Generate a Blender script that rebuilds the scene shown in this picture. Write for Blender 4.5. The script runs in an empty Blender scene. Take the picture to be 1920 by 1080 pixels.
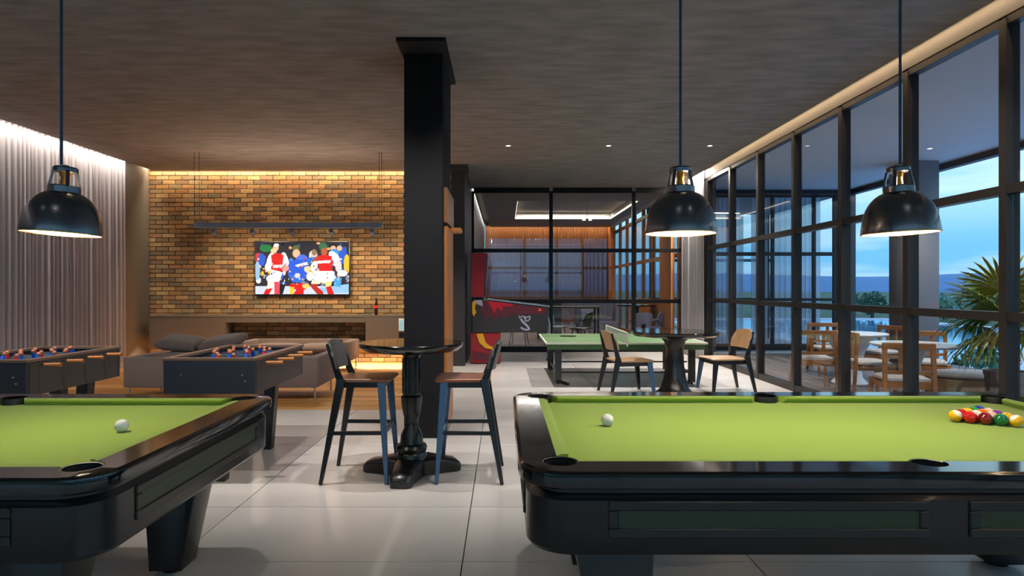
import bpy, bmesh, math, random
from mathutils import Vector, Matrix, noise as mnoise
random.seed(7)
PI = math.pi
scene = bpy.context.scene
col = scene.collection
R = math.radians

# ------------------------------------------------------------------ camera
CAMH = 1.40
cd = bpy.data.cameras.new('camera'); cam = bpy.data.objects.new('camera', cd); col.objects.link(cam)
cam.location = (0, 0, CAMH); cam.rotation_euler = (R(90), 0, 0)
cd.sensor_width = 36; cd.lens = 1190/1920*36
cd.shift_x = (960-944)/1920; cd.shift_y = (541-540)/1920
cd.clip_end = 2000
scene.camera = cam

# ------------------------------------------------------------------ world: blue dusk sky
w = bpy.data.worlds.new('dusk_sky'); scene.world = w; w.use_nodes = True
nt = w.node_tree; nt.nodes.clear()
wo = nt.nodes.new('ShaderNodeOutputWorld'); bg = nt.nodes.new('ShaderNodeBackground')
tc = nt.nodes.new('ShaderNodeTexCoord'); sx = nt.nodes.new('ShaderNodeSeparateXYZ')
rp = nt.nodes.new('ShaderNodeValToRGB'); rp.color_ramp.interpolation = 'EASE'
cr = rp.color_ramp
SKY = [(0.0, (.10, .37, .68)), (.05, (.14, .43, .71)), (.12, (.30, .58, .74)), (.24, (.42, .66, .78)), (.5, (.36, .62, 1.0)), (1.0, (.28, .50, .96))]
cr.elements[0].position = SKY[0][0]; cr.elements[0].color = (*SKY[0][1], 1)
cr.elements[1].position = SKY[-1][0]; cr.elements[1].color = (*SKY[-1][1], 1)
for p, c in SKY[1:-1]:
    e = cr.elements.new(p); e.color = (*c, 1)
mp = nt.nodes.new('ShaderNodeMapping'); mp.inputs['Scale'].default_value = (2.2, 2.2, 16)
cn = nt.nodes.new('ShaderNodeTexNoise'); cn.inputs['Scale'].default_value = 1.6; cn.inputs['Detail'].default_value = 5
cr2 = nt.nodes.new('ShaderNodeValToRGB'); cr2.color_ramp.elements[0].position = .52; cr2.color_ramp.elements[1].position = .78
cr2.color_ramp.elements[0].color = (0, 0, 0, 1); cr2.color_ramp.elements[1].color = (.6, .6, .6, 1)
mx = nt.nodes.new('ShaderNodeMix'); mx.data_type = 'RGBA'
nt.links.new(tc.outputs['Generated'], sx.inputs[0]); nt.links.new(sx.outputs['Z'], rp.inputs['Fac'])
nt.links.new(tc.outputs['Generated'], mp.inputs['Vector']); nt.links.new(mp.outputs[0], cn.inputs['Vector'])
nt.links.new(cn.outputs['Fac'], cr2.inputs['Fac']); nt.links.new(cr2.outputs['Color'], mx.inputs['Factor'])
nt.links.new(rp.outputs['Color'], mx.inputs['A']); mx.inputs['B'].default_value = (.72, .86, .86, 1)
nt.links.new(mx.outputs['Result'], bg.inputs['Color'])
bg.inputs['Strength'].default_value = 1.7
nt.links.new(bg.outputs[0], wo.inputs[0])

# ------------------------------------------------------------------ exposure
vs = scene.view_settings
vs.view_transform = 'Standard'; vs.look = 'None'; vs.gamma = 1; vs.use_curve_mapping = False
vs.exposure = 0.0
scene.cycles.transparent_max_bounces = 40
scene.cycles.max_bounces = 8
scene.cycles.sample_clamp_indirect = 4.0
scene.cycles.caustics_reflective = False; scene.cycles.caustics_refractive = False

WARM = (1.0, .71, .42); SOFT = (1.0, .80, .58); NEUT = (1.0, .94, .87)
def area(name, loc, size, energy, color, rot=(0, 0, 0), parent=None, spread=180):
    l = bpy.data.lights.new(name, 'AREA'); l.shape = 'RECTANGLE'; l.size, l.size_y = size
    l.energy = energy; l.color = color; l.spread = R(spread)
    o = bpy.data.objects.new(name, l); col.objects.link(o); o.location = loc; o.rotation_euler = rot
    if parent: o.parent = parent
    return o
def spot(name, loc, energy, color, size=80, blend=.6, rot=(0, 0, 0), radius=.04, parent=None):
    l = bpy.data.lights.new(name, 'SPOT'); l.spot_size = R(size); l.spot_blend = blend; l.energy = energy; l.color = color
    l.shadow_soft_size = radius
    o = bpy.data.objects.new(name, l); col.objects.link(o); o.location = loc; o.rotation_euler = rot
    if parent: o.parent = parent
    return o
H = 3.63          # ceiling height
# light strips in the ceiling slots (the slots themselves are built with the ceiling)
area('slot_light_curtain', (-6.62, 5.2, 3.70), (.05, 12.2), 400, (1, .87, .72), (0, R(-18), 0))
area('slot_light_brick', (-3.85, 12.03, 3.72), (5.8, .05), 105, WARM, (R(-14), 0, 0))
area('slot_light_window', (3.87, 4.4, 3.72), (.04, 15.4), 70, WARM, (0, R(12), 0))
area('slot_light_drape', (3.84, 13.1, 3.72), (.04, 1.6), 260, (1, .90, .78), (0, R(12), 0))
area('console_glow', (-3.9, 11.78, .352), (4.6, .05), 260, WARM, (R(-30), 0, 0))
# recessed ceiling lamps: a row in view and rows over the near part of the hall
DOWN_VIEW = [(.075, 9.9), (1.64, 9.9), (3.22, 9.9)]
DOWN_NEAR = [(x, y) for y in (4.55, .9) for x in (-4.9, -3.2, -1.6, .0, 1.65, 3.2)]
area('soffit_fill', (16, 18, -.42), (13, 38), 1700, (.25, .55, 1.0), (PI, 0, 0))          # lamp added in the pool to turn the terrace soffit blue
DOWN_E = 210

# ------------------------------------------------------------------ helpers
def S(r, g, b):
    f = lambda c: (c/255/12.92) if c/255 <= .04045 else ((c/255+.055)/1.055)**2.4
    return (f(r), f(g), f(b))
def M(name, c, rough=.5, metal=0.0, spec=.5, coat=0.0, var=None, bump=None, emit=None, sheen=0.0, rand=None, island=None):
    m = bpy.data.materials.new(name); m.use_nodes = True; t = m.node_tree; b = t.nodes['Principled BSDF']
    b.inputs['Base Color'].default_value = (*c, 1); b.inputs['Roughness'].default_value = rough
    b.inputs['Metallic'].default_value = metal; b.inputs['Specular IOR Level'].default_value = spec
    b.inputs['Coat Weight'].default_value = coat; b.inputs['Coat Roughness'].default_value = .06
    b.inputs['Sheen Weight'].default_value = sheen
    src = None
    if rand:                                  # list of colours picked per object / per island
        r_ = t.nodes.new('ShaderNodeValToRGB'); r_.color_ramp.interpolation = 'CONSTANT'
        for i, cc in enumerate(rand):
            e = r_.color_ramp.elements[i] if i < 2 else r_.color_ramp.elements.new(i/len(rand))
            e.position = i/len(rand); e.color = (*cc, 1)
        if island:
            g = t.nodes.new('ShaderNodeNewGeometry'); t.links.new(g.outputs['Random Per Island'], r_.inputs['Fac'])
        else:
            g = t.nodes.new('ShaderNodeObjectInfo'); t.links.new(g.outputs['Random'], r_.inputs['Fac'])
        src = r_.outputs['Color']
    if var or bump:
        tcn = t.nodes.new('ShaderNodeTexCoord')
    if var:                                   # (scale, amount, stretch)
        mpn = t.nodes.new('ShaderNodeMapping'); mpn.inputs['Scale'].default_value = var[2] if len(var) > 2 else (1, 1, 1)
        n = t.nodes.new('ShaderNodeTexNoise'); n.inputs['Scale'].default_value = var[0]; n.inputs['Detail'].default_value = 6
        t.links.new(tcn.outputs['Object'], mpn.inputs['Vector']); t.links.new(mpn.outputs[0], n.inputs['Vector'])
        mr = t.nodes.new('ShaderNodeMapRange'); mr.inputs['From Min'].default_value = .25; mr.inputs['From Max'].default_value = .75
        mr.inputs['To Min'].default_value = 1-var[1]; mr.inputs['To Max'].default_value = 1+var[1]
        t.links.new(n.outputs['Fac'], mr.inputs['Value'])
        mm = t.nodes.new('ShaderNodeMix'); mm.data_type = 'RGBA'; mm.blend_type = 'MULTIPLY'; mm.inputs['Factor'].default_value = 1
        if src: t.links.new(src, mm.inputs['A'])
        else: mm.inputs['A'].default_value = (*c, 1)
        t.links.new(mr.outputs[0], mm.inputs['B']); src = mm.outputs['Result']
    if src: t.links.new(src, b.inputs['Base Color'])
    if bump:
        mpn = t.nodes.new('ShaderNodeMapping'); mpn.inputs['Scale'].default_value = bump[2] if len(bump) > 2 else (1, 1, 1)
        n = t.nodes.new('ShaderNodeTexNoise'); n.inputs['Scale'].default_value = bump[0]; n.inputs['Detail'].default_value = 7
        bp = t.nodes.new('ShaderNodeBump'); bp.inputs['Strength'].default_value = bump[1]; bp.inputs['Distance'].default_value = .02
        t.links.new(tcn.outputs['Object'], mpn.inputs['Vector']); t.links.new(mpn.outputs[0], n.inputs['Vector'])
        t.links.new(n.outputs['Fac'], bp.inputs['Height']); t.links.new(bp.outputs[0], b.inputs['Normal'])
    if emit:
        b.inputs['Emission Color'].default_value = (*emit[0], 1); b.inputs['Emission Strength'].default_value = emit[1]
    return m
def glass_mat(name, tint=(.975, .985, .99), boost=1.0):
    m = bpy.data.materials.new(name); m.use_nodes = True; t = m.node_tree; t.nodes.clear()
    o = t.nodes.new('ShaderNodeOutputMaterial'); mix = t.nodes.new('ShaderNodeMixShader')
    tr = t.nodes.new('ShaderNodeBsdfTransparent'); tr.inputs[0].default_value = (*tint, 1)
    gl = t.nodes.new('ShaderNodeBsdfGlossy'); gl.inputs['Roughness'].default_value = .0
    lw = t.nodes.new('ShaderNodeLayerWeight'); lw.inputs['Blend'].default_value = .5
    pw = t.nodes.new('ShaderNodeMath'); pw.operation = 'POWER'; pw.inputs[1].default_value = 5
    fr = t.nodes.new('ShaderNodeMath'); fr.operation = 'MULTIPLY_ADD'; fr.inputs[1].default_value = .85; fr.inputs[2].default_value = .045*boost
    t.links.new(lw.outputs['Facing'], pw.inputs[0]); t.links.new(pw.outputs[0], fr.inputs[0])
    t.links.new(fr.outputs[0], mix.inputs[0]); t.links.new(tr.outputs[0], mix.inputs[1]); t.links.new(gl.outputs[0], mix.inputs[2])
    t.links.new(mix.outputs[0], o.inputs[0]); return m
def cloth_mat(name, c, transl=.4, transp=0.0, tint=None):
    m = bpy.data.materials.new(name); m.use_nodes = True; t = m.node_tree; t.nodes.clear()
    o = t.nodes.new('ShaderNodeOutputMaterial'); a = t.nodes.new('ShaderNodeMixShader'); a.inputs[0].default_value = transl
    d = t.nodes.new('ShaderNodeBsdfDiffuse'); d.inputs[0].default_value = (*c, 1)
    tl = t.nodes.new('ShaderNodeBsdfTranslucent'); tl.inputs[0].default_value = (*(tint or c), 1)
    t.links.new(d.outputs[0], a.inputs[1]); t.links.new(tl.outputs[0], a.inputs[2])
    if transp:
        b = t.nodes.new('ShaderNodeMixShader'); b.inputs[0].default_value = transp
        tp = t.nodes.new('ShaderNodeBsdfTransparent')
        t.links.new(a.outputs[0], b.inputs[1]); t.links.new(tp.outputs[0], b.inputs[2]); t.links.new(b.outputs[0], o.inputs[0])
    else: t.links.new(a.outputs[0], o.inputs[0])
    return m

class G:                                      # collects geometry, then becomes ONE mesh object
    def __init__(s): s.v = []; s.f = []
    def add(s, vs_, fs):
        n = len(s.v); s.v += [tuple(p) for p in vs_]; s.f += [tuple(i+n for i in f) for f in fs]; return s
    def box(s, x0, x1, y0, y1, z0, z1):
        return s.add([(x0,y0,z0),(x1,y0,z0),(x1,y1,z0),(x0,y1,z0),(x0,y0,z1),(x1,y0,z1),(x1,y1,z1),(x0,y1,z1)],
                     [(0,3,2,1),(4,5,6,7),(0,1,5,4),(1,2,6,5),(2,3,7,6),(3,0,4,7)])
    def cbox(s, c, d): return s.box(c[0]-d[0]/2, c[0]+d[0]/2, c[1]-d[1]/2, c[1]+d[1]/2, c[2]-d[2]/2, c[2]+d[2]/2)
    def loft(s, loops, cap0=True, cap1=True):
        n = len(loops[0]); b = len(s.v)
        for l in loops: s.v += [tuple(p) for p in l]
        for k in range(len(loops)-1):
            for i in range(n):
                j = (i+1) % n
                s.f.append((b+k*n+i, b+k*n+j, b+(k+1)*n+j, b+(k+1)*n+i))
        if cap0: s.f.append(tuple(b+i for i in reversed(range(n))))
        if cap1: s.f.append(tuple(b+(len(loops)-1)*n+i for i in range(n)))
        return s
    def prism(s, poly, z0, z1):
        return s.loft([[(x, y, z0) for x, y in poly], [(x, y, z1) for x, y in poly]])
    def lathe(s, prof, seg=24, c=(0, 0, 0), cap0=True, cap1=True):
        return s.loft([[(c[0]+r*math.cos(2*PI*i/seg), c[1]+r*math.sin(2*PI*i/seg), c[2]+z) for i in range(seg)] for r, z in prof], cap0, cap1)
    def tube(s, pts, r, seg=8, cap=True):
        pts = [Vector(p) for p in pts]; n = len(pts)
        rs = r if isinstance(r, (list, tuple)) else [r]*n
        loops = []
        for i, p in enumerate(pts):
            d = (pts[min(i+1, n-1)]-pts[max(i-1, 0)]).normalized()
            up = Vector((0, 0, 1)) if abs(d.z) < .95 else Vector((0, 1, 0))
            a = d.cross(up).normalized(); b = a.cross(d).normalized()
            loops.append([p+a*rs[i]*math.cos(2*PI*k/seg)-b*rs[i]*math.sin(2*PI*k/seg)*-1 for k in range(seg)])
        loops = [list(reversed(l)) for l in loops]
        return s.loft(loops, cap, cap)
    def beam(s, p0, p1, w0, t0, w1=None, t1=None, side=(0, 1, 0)):
        # rectangular bar from p0 to p1; t is measured along 'side', w across it
        p0, p1 = Vector(p0), Vector(p1); w1 = w0 if w1 is None else w1; t1 = t0 if t1 is None else t1
        d = (p1-p0).normalized(); sd = Vector(side); sd = (sd-d*sd.dot(d)).normalized(); a = d.cross(sd).normalized()
        L = lambda p, w_, t_: [p+a*x*w_/2+sd*y*t_/2 for x, y in ((-1, -1), (1, -1), (1, 1), (-1, 1))]
        return s.loft([L(p0, w0, t0), L(p1, w1, t1)])
    def sphere(s, c, r, seg=16, rings=10, sc=(1, 1, 1)):
        loops = []
        for i in range(rings+1):
            a = -PI/2+PI*i/rings; rr = max(math.cos(a), .001)
            loops.append([(c[0]+sc[0]*r*rr*math.cos(2*PI*k/seg), c[1]+sc[1]*r*rr*math.sin(2*PI*k/seg), c[2]+sc[2]*r*math.sin(a)) for k in range(seg)])
        return s.loft(loops)
    def grid(s, fn, nu, nv, closed=False):
        b = len(s.v)
        for i in range(nu+1):
            for j in range(nv+1): s.v.append(tuple(fn(i/nu, j/nv)))
        for i in range(nu):
            for j in range(nv):
                q = b+i*(nv+1)+j; s.f.append((q, q+nv+1, q+nv+2, q+1))
        return s
    def xf(s, m):                             # transform everything so far
        s.v = [tuple(m @ Vector(p)) for p in s.v]; return s
    def mesh(s, name, mat, smooth=40, bev=0, seg=2):
        me = bpy.data.meshes.new(name); me.from_pydata(s.v, [], s.f)
        bm = bmesh.new(); bm.from_mesh(me)
        bmesh.ops.recalc_face_normals(bm, faces=bm.faces)
        if bev:
            es = [e for e in bm.edges if len(e.link_faces) == 2 and e.calc_face_angle(0) > R(38)]
            bmesh.ops.bevel(bm, geom=es, offset=bev, segments=seg, affect='EDGES', profile=.5, clamp_overlap=True)
        bm.to_mesh(me); bm.free()
        if mat: me.materials.append(mat)
        if smooth:
            me.polygons.foreach_set('use_smooth', [True]*len(me.polygons)); me.set_sharp_from_angle(angle=R(smooth))
        return me
    def build(s, name, mat, parent=None, smooth=40, bev=0, seg=2, kind=None):
        return obj(name, s.mesh(name, mat, smooth, bev, seg), parent, kind)
def obj(name, me, parent=None, kind=None, loc=None, rot=None):
    o = bpy.data.objects.new(name, me); col.objects.link(o)
    if parent: o.parent = parent
    if kind: o['kind'] = kind
    if loc is not None: o.location = loc
    if rot is not None: o.rotation_euler = rot
    return o
def tag(o, label, cat, group=None, kind=None):
    o['label'] = label; o['category'] = cat
    if group: o['group'] = group
    if kind: o['kind'] = kind
    return o
def thing(name, label, cat, loc=(0, 0, 0), rz=0, group=None, kind=None):
    o = bpy.data.objects.new(name, None); col.objects.link(o); o.empty_display_size = .1
    o.location = loc; o.rotation_euler = (0, 0, rz)
    return tag(o, label, cat, group, kind)
def dup(root, loc, rz=None, label=None, group=None):
    r = root.copy(); col.objects.link(r); r.location = loc
    if rz is not None: r.rotation_euler = (r.rotation_euler[0], r.rotation_euler[1], rz)
    if label: r['label'] = label
    if group: r['group'] = group
    def kids(a, b):
        for ch in list(a.children):
            c = ch.copy(); col.objects.link(c); c.parent = b; kids(ch, c)
    kids(root, r); return r
def rrect(x0, x1, y0, y1, r, z, n=6):
    pts = []
    for cx, cy, a0 in ((x1-r, y1-r, 0), (x0+r, y1-r, 90), (x0+r, y0+r, 180), (x1-r, y0+r, 270)):
        for i in range(n+1):
            a = R(a0+90*i/n); pts.append((cx+r*math.cos(a), cy+r*math.sin(a), z))
    return pts

# ------------------------------------------------------------------ materials
m_ceil = M('dark_concrete', S(120, 117, 118), .75, var=(2.2, .32, (1, 3.5, 1)), bump=(3.5, .55, (1, 4, 1)))
m_wall = M('grey_paint', S(98, 95, 92), .7, bump=(60, .05))
m_dark = M('charcoal_paint', S(46, 47, 50), .6, bump=(40, .05))
m_colm = M('column_paint', S(30, 30, 34), .8, spec=.2, bump=(40, .05))
m_grout = M('grout', S(70, 66, 62), .9)
m_tile = M('porcelain_tile', S(205, 198, 190), .27, rand=[S(200, 196, 193), S(195, 191, 188), S(203, 199, 196), S(192, 189, 187)], var=(1.6, .07), bump=(5, .03))
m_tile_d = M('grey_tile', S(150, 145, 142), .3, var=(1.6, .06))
m_plank = M('oak_plank', S(160, 110, 62), .38, rand=[S(186, 136, 78), S(168, 118, 64), S(196, 148, 90), S(156, 110, 62)], var=(3, .25, (1, 9, 1)))
m_deck = M('deck_board', S(110, 84, 74), .5, rand=[S(112, 86, 76), S(98, 74, 66), S(124, 96, 84), S(104, 82, 76)], var=(4, .2, (8, 1, 1)))
m_mortar = M('mortar', S(60, 47, 36), .95)
BR = [S(170, 138, 96), S(152, 120, 84), S(138, 110, 78), S(180, 150, 106), S(120, 104, 82), S(156, 118, 82), S(146, 128, 98), S(130, 106, 82), S(172, 132, 88)]
m_brick = M('brick_clay', BR[0], .85, rand=BR, var=(14, .16), bump=(30, .25))
m_brick_i = M('brick_clay_far', BR[0], .85, rand=BR, island=True, var=(14, .16), bump=(30, .25))
m_black = M('black_satin', S(14, 15, 17), .3, coat=.2)
m_lacq = M('black_lacquer', S(15, 15, 16), .12, coat=.6)
m_frame = M('dark_bronze_frame', S(48, 44, 42), .45, metal=.3)
m_blackmet = M('black_metal', S(22, 22, 24), .3, metal=.4)
m_steel = M('steel', S(190, 190, 192), .25, metal=1)
m_felt = M('green_felt', S(140, 166, 62), .95, spec=.1, sheen=.2, bump=(300, .06))
m_leather = M('black_leather', S(18, 18, 18), .5)
m_panel = M('dark_green_panel', S(44, 56, 32), .45)
m_panel_f = M('panel_moulding', S(30, 33, 30), .35)
m_glass = glass_mat('clear_glass')
m_curtain = cloth_mat('linen_curtain', S(204, 201, 208), .25)
m_sheer = cloth_mat('blue_sheer', S(222, 228, 244), .8, .28)
m_shade = M('black_enamel', S(100, 103, 110), .27, metal=.85, spec=.6, coat=.3)
m_lining = M('cream_enamel', S(236, 222, 196), .5)
m_bulb = M('bulb_glow', S(255, 225, 170), .4, emit=((1, .82, .55), 14))
m_led = M('led_strip', S(255, 230, 190), .4, emit=((1, .84, .60), 3.0))
m_brass = M('brass', S(190, 130, 60), .3, metal=1)
m_cord = M('blue_black_cord', S(38, 70, 100), .5)
m_seat = M('walnut_seat', S(122, 82, 58), .4, var=(3, .2, (1, 8, 1)))
m_back = M('grey_wood_back', S(88, 84, 80), .4, var=(3, .12, (1, 6, 1)))
m_bluelit = M('blue_lit_metal', S(68, 96, 128), .32, metal=.35)  # blue window light on the front legs, put into their colour
m_ply = M('oak_ply', S(178, 142, 104), .4, var=(3, .15, (1, 8, 1)))
m_teak = M('teak', S(176, 116, 64), .45, var=(4, .2, (1, 1, 6)))
m_cush = M('cream_canvas', S(212, 206, 200), .85, bump=(120, .1))
m_white = M('white_lacquer', S(238, 238, 240), .3)
m_sofa = M('taupe_fabric', S(112, 96, 92), .9, sheen=.2, bump=(150, .12))
m_pillow = M('charcoal_fabric', S(88, 78, 78), .9, sheen=.2, bump=(150, .12))
m_tt = M('table_green', S(88, 122, 76), .4)
m_tt_d = M('apron_green', S(52, 92, 48), .5)
m_line = M('white_line', S(226, 226, 214), .5)
m_wood_o = M('orange_timber', S(190, 122, 62), .42, var=(3, .18, (6, 6, 1)))
m_wood_d = M('brown_timber', S(140, 92, 56), .45, var=(3, .2, (6, 6, 1)))
# ------------------------------------------------------------------ the setting
YF, YB, YP = -3.6, 12.12, 14.04          # front wall, brick wall, glass partition
XL, XR = -6.95, 3.97
WY0, WX1 = 7.34, -.96                    # timber floor of the lounge begins here / ends here
fl = G().box(XL-.2, XR+.08, YF-.1, YP+.05, -.16, -.012).build('floor', m_grout, smooth=0)
tag(fl, 'hall floor of large pale porcelain tiles with thin dark joints', 'floor', kind='structure')
xe = [-.21+1.49*k for k in range(-5, 4)]; xe[0] = XL; xe[-1] = XR+.02
ye = [4.07+.815*k for k in range(-9, 13)]; ye[0] = YF; ye[-1] = YP
tcache = {}
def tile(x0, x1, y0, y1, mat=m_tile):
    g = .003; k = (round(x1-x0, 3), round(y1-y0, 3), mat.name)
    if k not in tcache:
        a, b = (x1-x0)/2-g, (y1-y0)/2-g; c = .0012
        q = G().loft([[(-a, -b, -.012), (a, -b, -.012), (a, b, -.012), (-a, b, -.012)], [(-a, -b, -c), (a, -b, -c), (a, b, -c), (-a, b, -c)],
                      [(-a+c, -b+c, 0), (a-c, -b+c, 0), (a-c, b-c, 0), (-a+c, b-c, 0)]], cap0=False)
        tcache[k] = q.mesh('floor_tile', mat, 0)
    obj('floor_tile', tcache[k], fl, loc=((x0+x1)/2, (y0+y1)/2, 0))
for j in range(len(ye)-1):
    for i in range(len(xe)-1):
        x0, x1, y0, y1 = xe[i], xe[i+1], ye[j], ye[j+1]
        if y0 > WY0-.02 and y1 < YB+.7:
            if x1 <= WX1+.02: continue
            if x0 < WX1 < x1: x0 = WX1
        if y0 > 12.2 and x1 < -.9: continue
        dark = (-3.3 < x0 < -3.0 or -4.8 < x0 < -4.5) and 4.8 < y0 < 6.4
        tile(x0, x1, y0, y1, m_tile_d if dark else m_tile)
# timber floor of the lounge, board by board
pm = {}
rnd = random.Random(3)
y = WY0
while y < YB-.05:
    x = XL+.05-rnd.random()*.9
    while x < WX1:
        a, b = max(x, XL), min(x+1.25, WX1)
        if b-a > .05:
            k = round(b-a, 2)
            if k not in pm:
                pm[k] = G().loft([[(-k/2+.001, -.079, -.012), (k/2-.001, -.079, -.012), (k/2-.001, .079, -.012), (-k/2+.001, .079, -.012)],
                                  [(-k/2+.001, -.079, -.002), (k/2-.001, -.079, -.002), (k/2-.001, .079, -.002), (-k/2+.001, .079, -.002)],
                                  [(-k/2+.003, -.077, 0), (k/2-.003, -.077, 0), (k/2-.003, .077, 0), (-k/2+.003, .077, 0)]], cap0=False).mesh('floor_plank', m_plank, 0)
            obj('floor_plank', pm[k], fl, loc=((a+b)/2, y+.08, 0))
        x += 1.25
    y += .16

ce = G()
ce.box(-6.62, 3.80, YF, 12.0, H, H+.22); ce.box(-.9, 3.80, 12.0, YP+.1, H, H+.22)     # concrete slab
ce.box(XL-.2, XR+.2, YF-.1, YP+.1, H+.22, H+.30)                                       # over the light slots
ce = ce.build('ceiling', m_ceil, smooth=0)
tag(ce, 'dark rough concrete ceiling over the hall', 'ceiling', kind='structure')

wl = G().box(XL-.15, XL, YF, 11.32, 0, H+.22).box(XL-.15, -6.76, 11.32, YB+.2, 0, H+.22).build('wall_left', m_wall, smooth=0)
tag(wl, 'grey wall beside and behind the long linen curtain', 'wall', kind='structure')
wb = G().box(-6.76, -.95, YB+.02, YB+.25, 0, H+.22).build('wall_back', m_mortar, smooth=0)
tag(wb, 'ochre and brown brick wall behind the television', 'wall', kind='structure')
# bricks: pitch .249 x .0845, joints recessed
bw, bh, jt = .249, .0845, .011
bm_ = G().loft([[(-bw/2+jt/2, .03, -bh/2+jt/2), (bw/2-jt/2, .03, -bh/2+jt/2), (bw/2-jt/2, .03, bh/2-jt/2), (-bw/2+jt/2, .03, bh/2-jt/2)],
                [(-bw/2+jt/2, -.012, -bh/2+jt/2), (bw/2-jt/2, -.012, -bh/2+jt/2), (bw/2-jt/2, -.012, bh/2-jt/2), (-bw/2+jt/2, -.012, bh/2-jt/2)],
                [(-bw/2+jt/2+.004, -.016, -bh/2+jt/2+.004), (bw/2-jt/2-.004, -.016, -bh/2+jt/2+.004), (bw/2-jt/2-.004, -.016, bh/2-jt/2-.004), (-bw/2+jt/2+.004, -.016, bh/2-jt/2-.004)]], cap0=False)
bme = bm_.mesh('brick', m_brick, 0)
pos = []
for r in range(43):
    z = bh*(r+.5)
    x = -6.76+bw/2-(bw/2 if r % 2 else 0)
    while x < -.95:
        pos.append((x, z)); x += bw
far = G(); n_b = 0
pos.sort(key=lambda p: (p[0] > -1.9 or p[1] < .93 or (-4.75 < p[0] < -2.85 and 1.25 < p[1] < 2.35), (p[0]+2.2)**2+(p[1]-1.5)**2))
for i, (x, z) in enumerate(pos):
    dy = rnd.uniform(-.002, .0015)
    if i < 300 and x-bw/2 > -6.76: obj('brick', bme, wb, loc=(x, YB+dy, z))
    else:
        q = G().add(bm_.v, bm_.f)
        if x-bw/2 < -6.76:
            q.v = [(max(vx, -.0), vy, vz) for vx, vy, vz in q.v]
        far.add([(vx+x, vy+YB+dy, vz+z) for vx, vy, vz in q.v], q.f)
far.build('brickwork', m_brick_i, wb, 0, kind='stuff')

wm = G().box(-.95, -.70, 11.45, 23.6, 0, H+.22).build('wall_middle', m_dark, smooth=0)
tag(wm, 'charcoal end of the dividing wall left of the glass partition', 'wall', kind='structure')
tr = G().box(-1.0, -.64, 11.38, 11.75, H-.10, H).build('trim_1', m_dark, smooth=0)
tag(tr, 'charcoal capping at the top of the dividing wall', 'trim', kind='structure')
cl_ = thing('column', 'square charcoal column in the middle of the hall', 'column', (-.75, 6.39, 0), kind='structure')
G().box(-.18, .18, -.46, .46, 0, H-.02).build('shaft', m_colm, cl_, bev=.006)
G().box(-.205, .235, -.76, .45, H-.035, H).build('capital', m_colm, cl_, bev=.004)
# front wall behind the viewer: glazed, blue dusk outside
wf = thing('window_4', 'tall dark framed glazing of the end wall', 'window', (0, YF, 0), kind='structure')
for i in range(8):
    G().box(-6.9+1.553*i-.04, -6.9+1.553*i+.04, -.05, .05, 0, H).build('mullion', m_frame, wf, 0)
for z in (.04, 1.18, 2.18, 3.50): G().box(-6.94, XR, -.045, .045, z-.04, z+.04).build('transom', m_frame, wf, 0)
gp = G().box(-.735, .735, -.004, .004, .06, 3.48).mesh('pane', m_glass, 0)
for i in range(7): obj('pane', gp, wf, loc=(-6.9+1.553*(i+.5), 0, 0))

# window wall on the right
ww = thing('window_2', 'tall dark framed window wall facing the terrace', 'window', (XR, 0, 0), kind='structure')
MY = [12.26-1.21*k for k in range(14)]
mum = G().box(-.04, .07, -.038, .038, 0, 3.52).mesh('mullion', m_frame, 0)
for y in MY: obj('mullion', mum, ww, loc=(0, y, 0))
for z, h in ((.045, .045), (1.178, .036), (2.178, .036), (3.505, .035)):
    tm = G().box(-.035, .06, -.567, .567, -h, h).mesh('transom', m_frame, 0)
    for a, b in zip(MY, MY[1:]): obj('transom', tm, ww, loc=(0, (a+b)/2, z))
for z0, z1 in ((.09, 1.142), (1.214, 2.142), (2.214, 3.47)):
    pm_ = G().box(.008, .016, -.567, .567, z0, z1).mesh('pane', m_glass, 0)
    for a, b in zip(MY, MY[1:]): obj('pane', pm_, ww, loc=(0, (a+b)/2, 0))
wr = G().box(3.93, 4.12, YF, YP, 3.54, H+.22).box(3.99, 4.12, 12.30, YP, 0, 3.54).build('wall_right', m_wall, smooth=0)
tag(wr, 'plastered header above the window wall washed by hidden light', 'wall', kind='structure')

# glass partition to the next room
wp = thing('window_1', 'black framed glass partition across the end of the hall', 'window', (0, YP, 0), kind='structure')
PX = [-.69, 1.05, 2.88, 3.96]
for x in PX: G().box(x-.04, x+.04, -.03, .05, 0, H-.08).build('mullion', m_blackmet, wp, 0)
for a, b in zip(PX, PX[1:]):
    for z, h in ((.06, .06), (1.117, .042), (2.24, .042), (3.57, .06)):
        G().box(a+.04, b-.04, -.028, .045, z-h, z+h).build('transom', m_blackmet, wp, 0)
    for z0, z1 in ((.12, 1.075), (1.159, 2.198), (2.282, 3.51)):
        G().box(a+.04, b-.04, 0, .008, z0, z1).build('pane', m_glass, wp, 0)

# ---- the room behind the partition
NX1, NY1 = 3.97, 23.4
f2 = G().box(-.95, NX1+.1, YP+.05, NY1+.5, -.16, 0).build('floor', M('brown_floor', S(120, 100, 88), .35, var=(2, .15, (1, 6, 1))), smooth=0)
tag(f2, 'brownish floor of the room behind the glass partition', 'floor', kind='structure')
c2 = G(); RX0, RX1, RY0, RY1 = .36, 3.45, 16.2, 20.4
c2.box(-.5, RX0, YP+.1, 23.0, H, H+.22).box(RX1, NX1+.05, YP+.1, 23.0, H, H+.22)
c2.box(RX0, RX1, YP+.1, RY0, H, H+.22).box(RX0, RX1, RY1, 23.0, H, H+.22)
c2.box(-.95, NX1+.2, YP+.1, NY1+.5, H+.22, H+.30)
c2 = c2.build('ceiling', M('plaster_grey', S(150, 146, 142), .8), smooth=0)
tag(c2, 'grey ceiling with a lit rectangular recess beyond the partition', 'ceiling', kind='structure')
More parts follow.
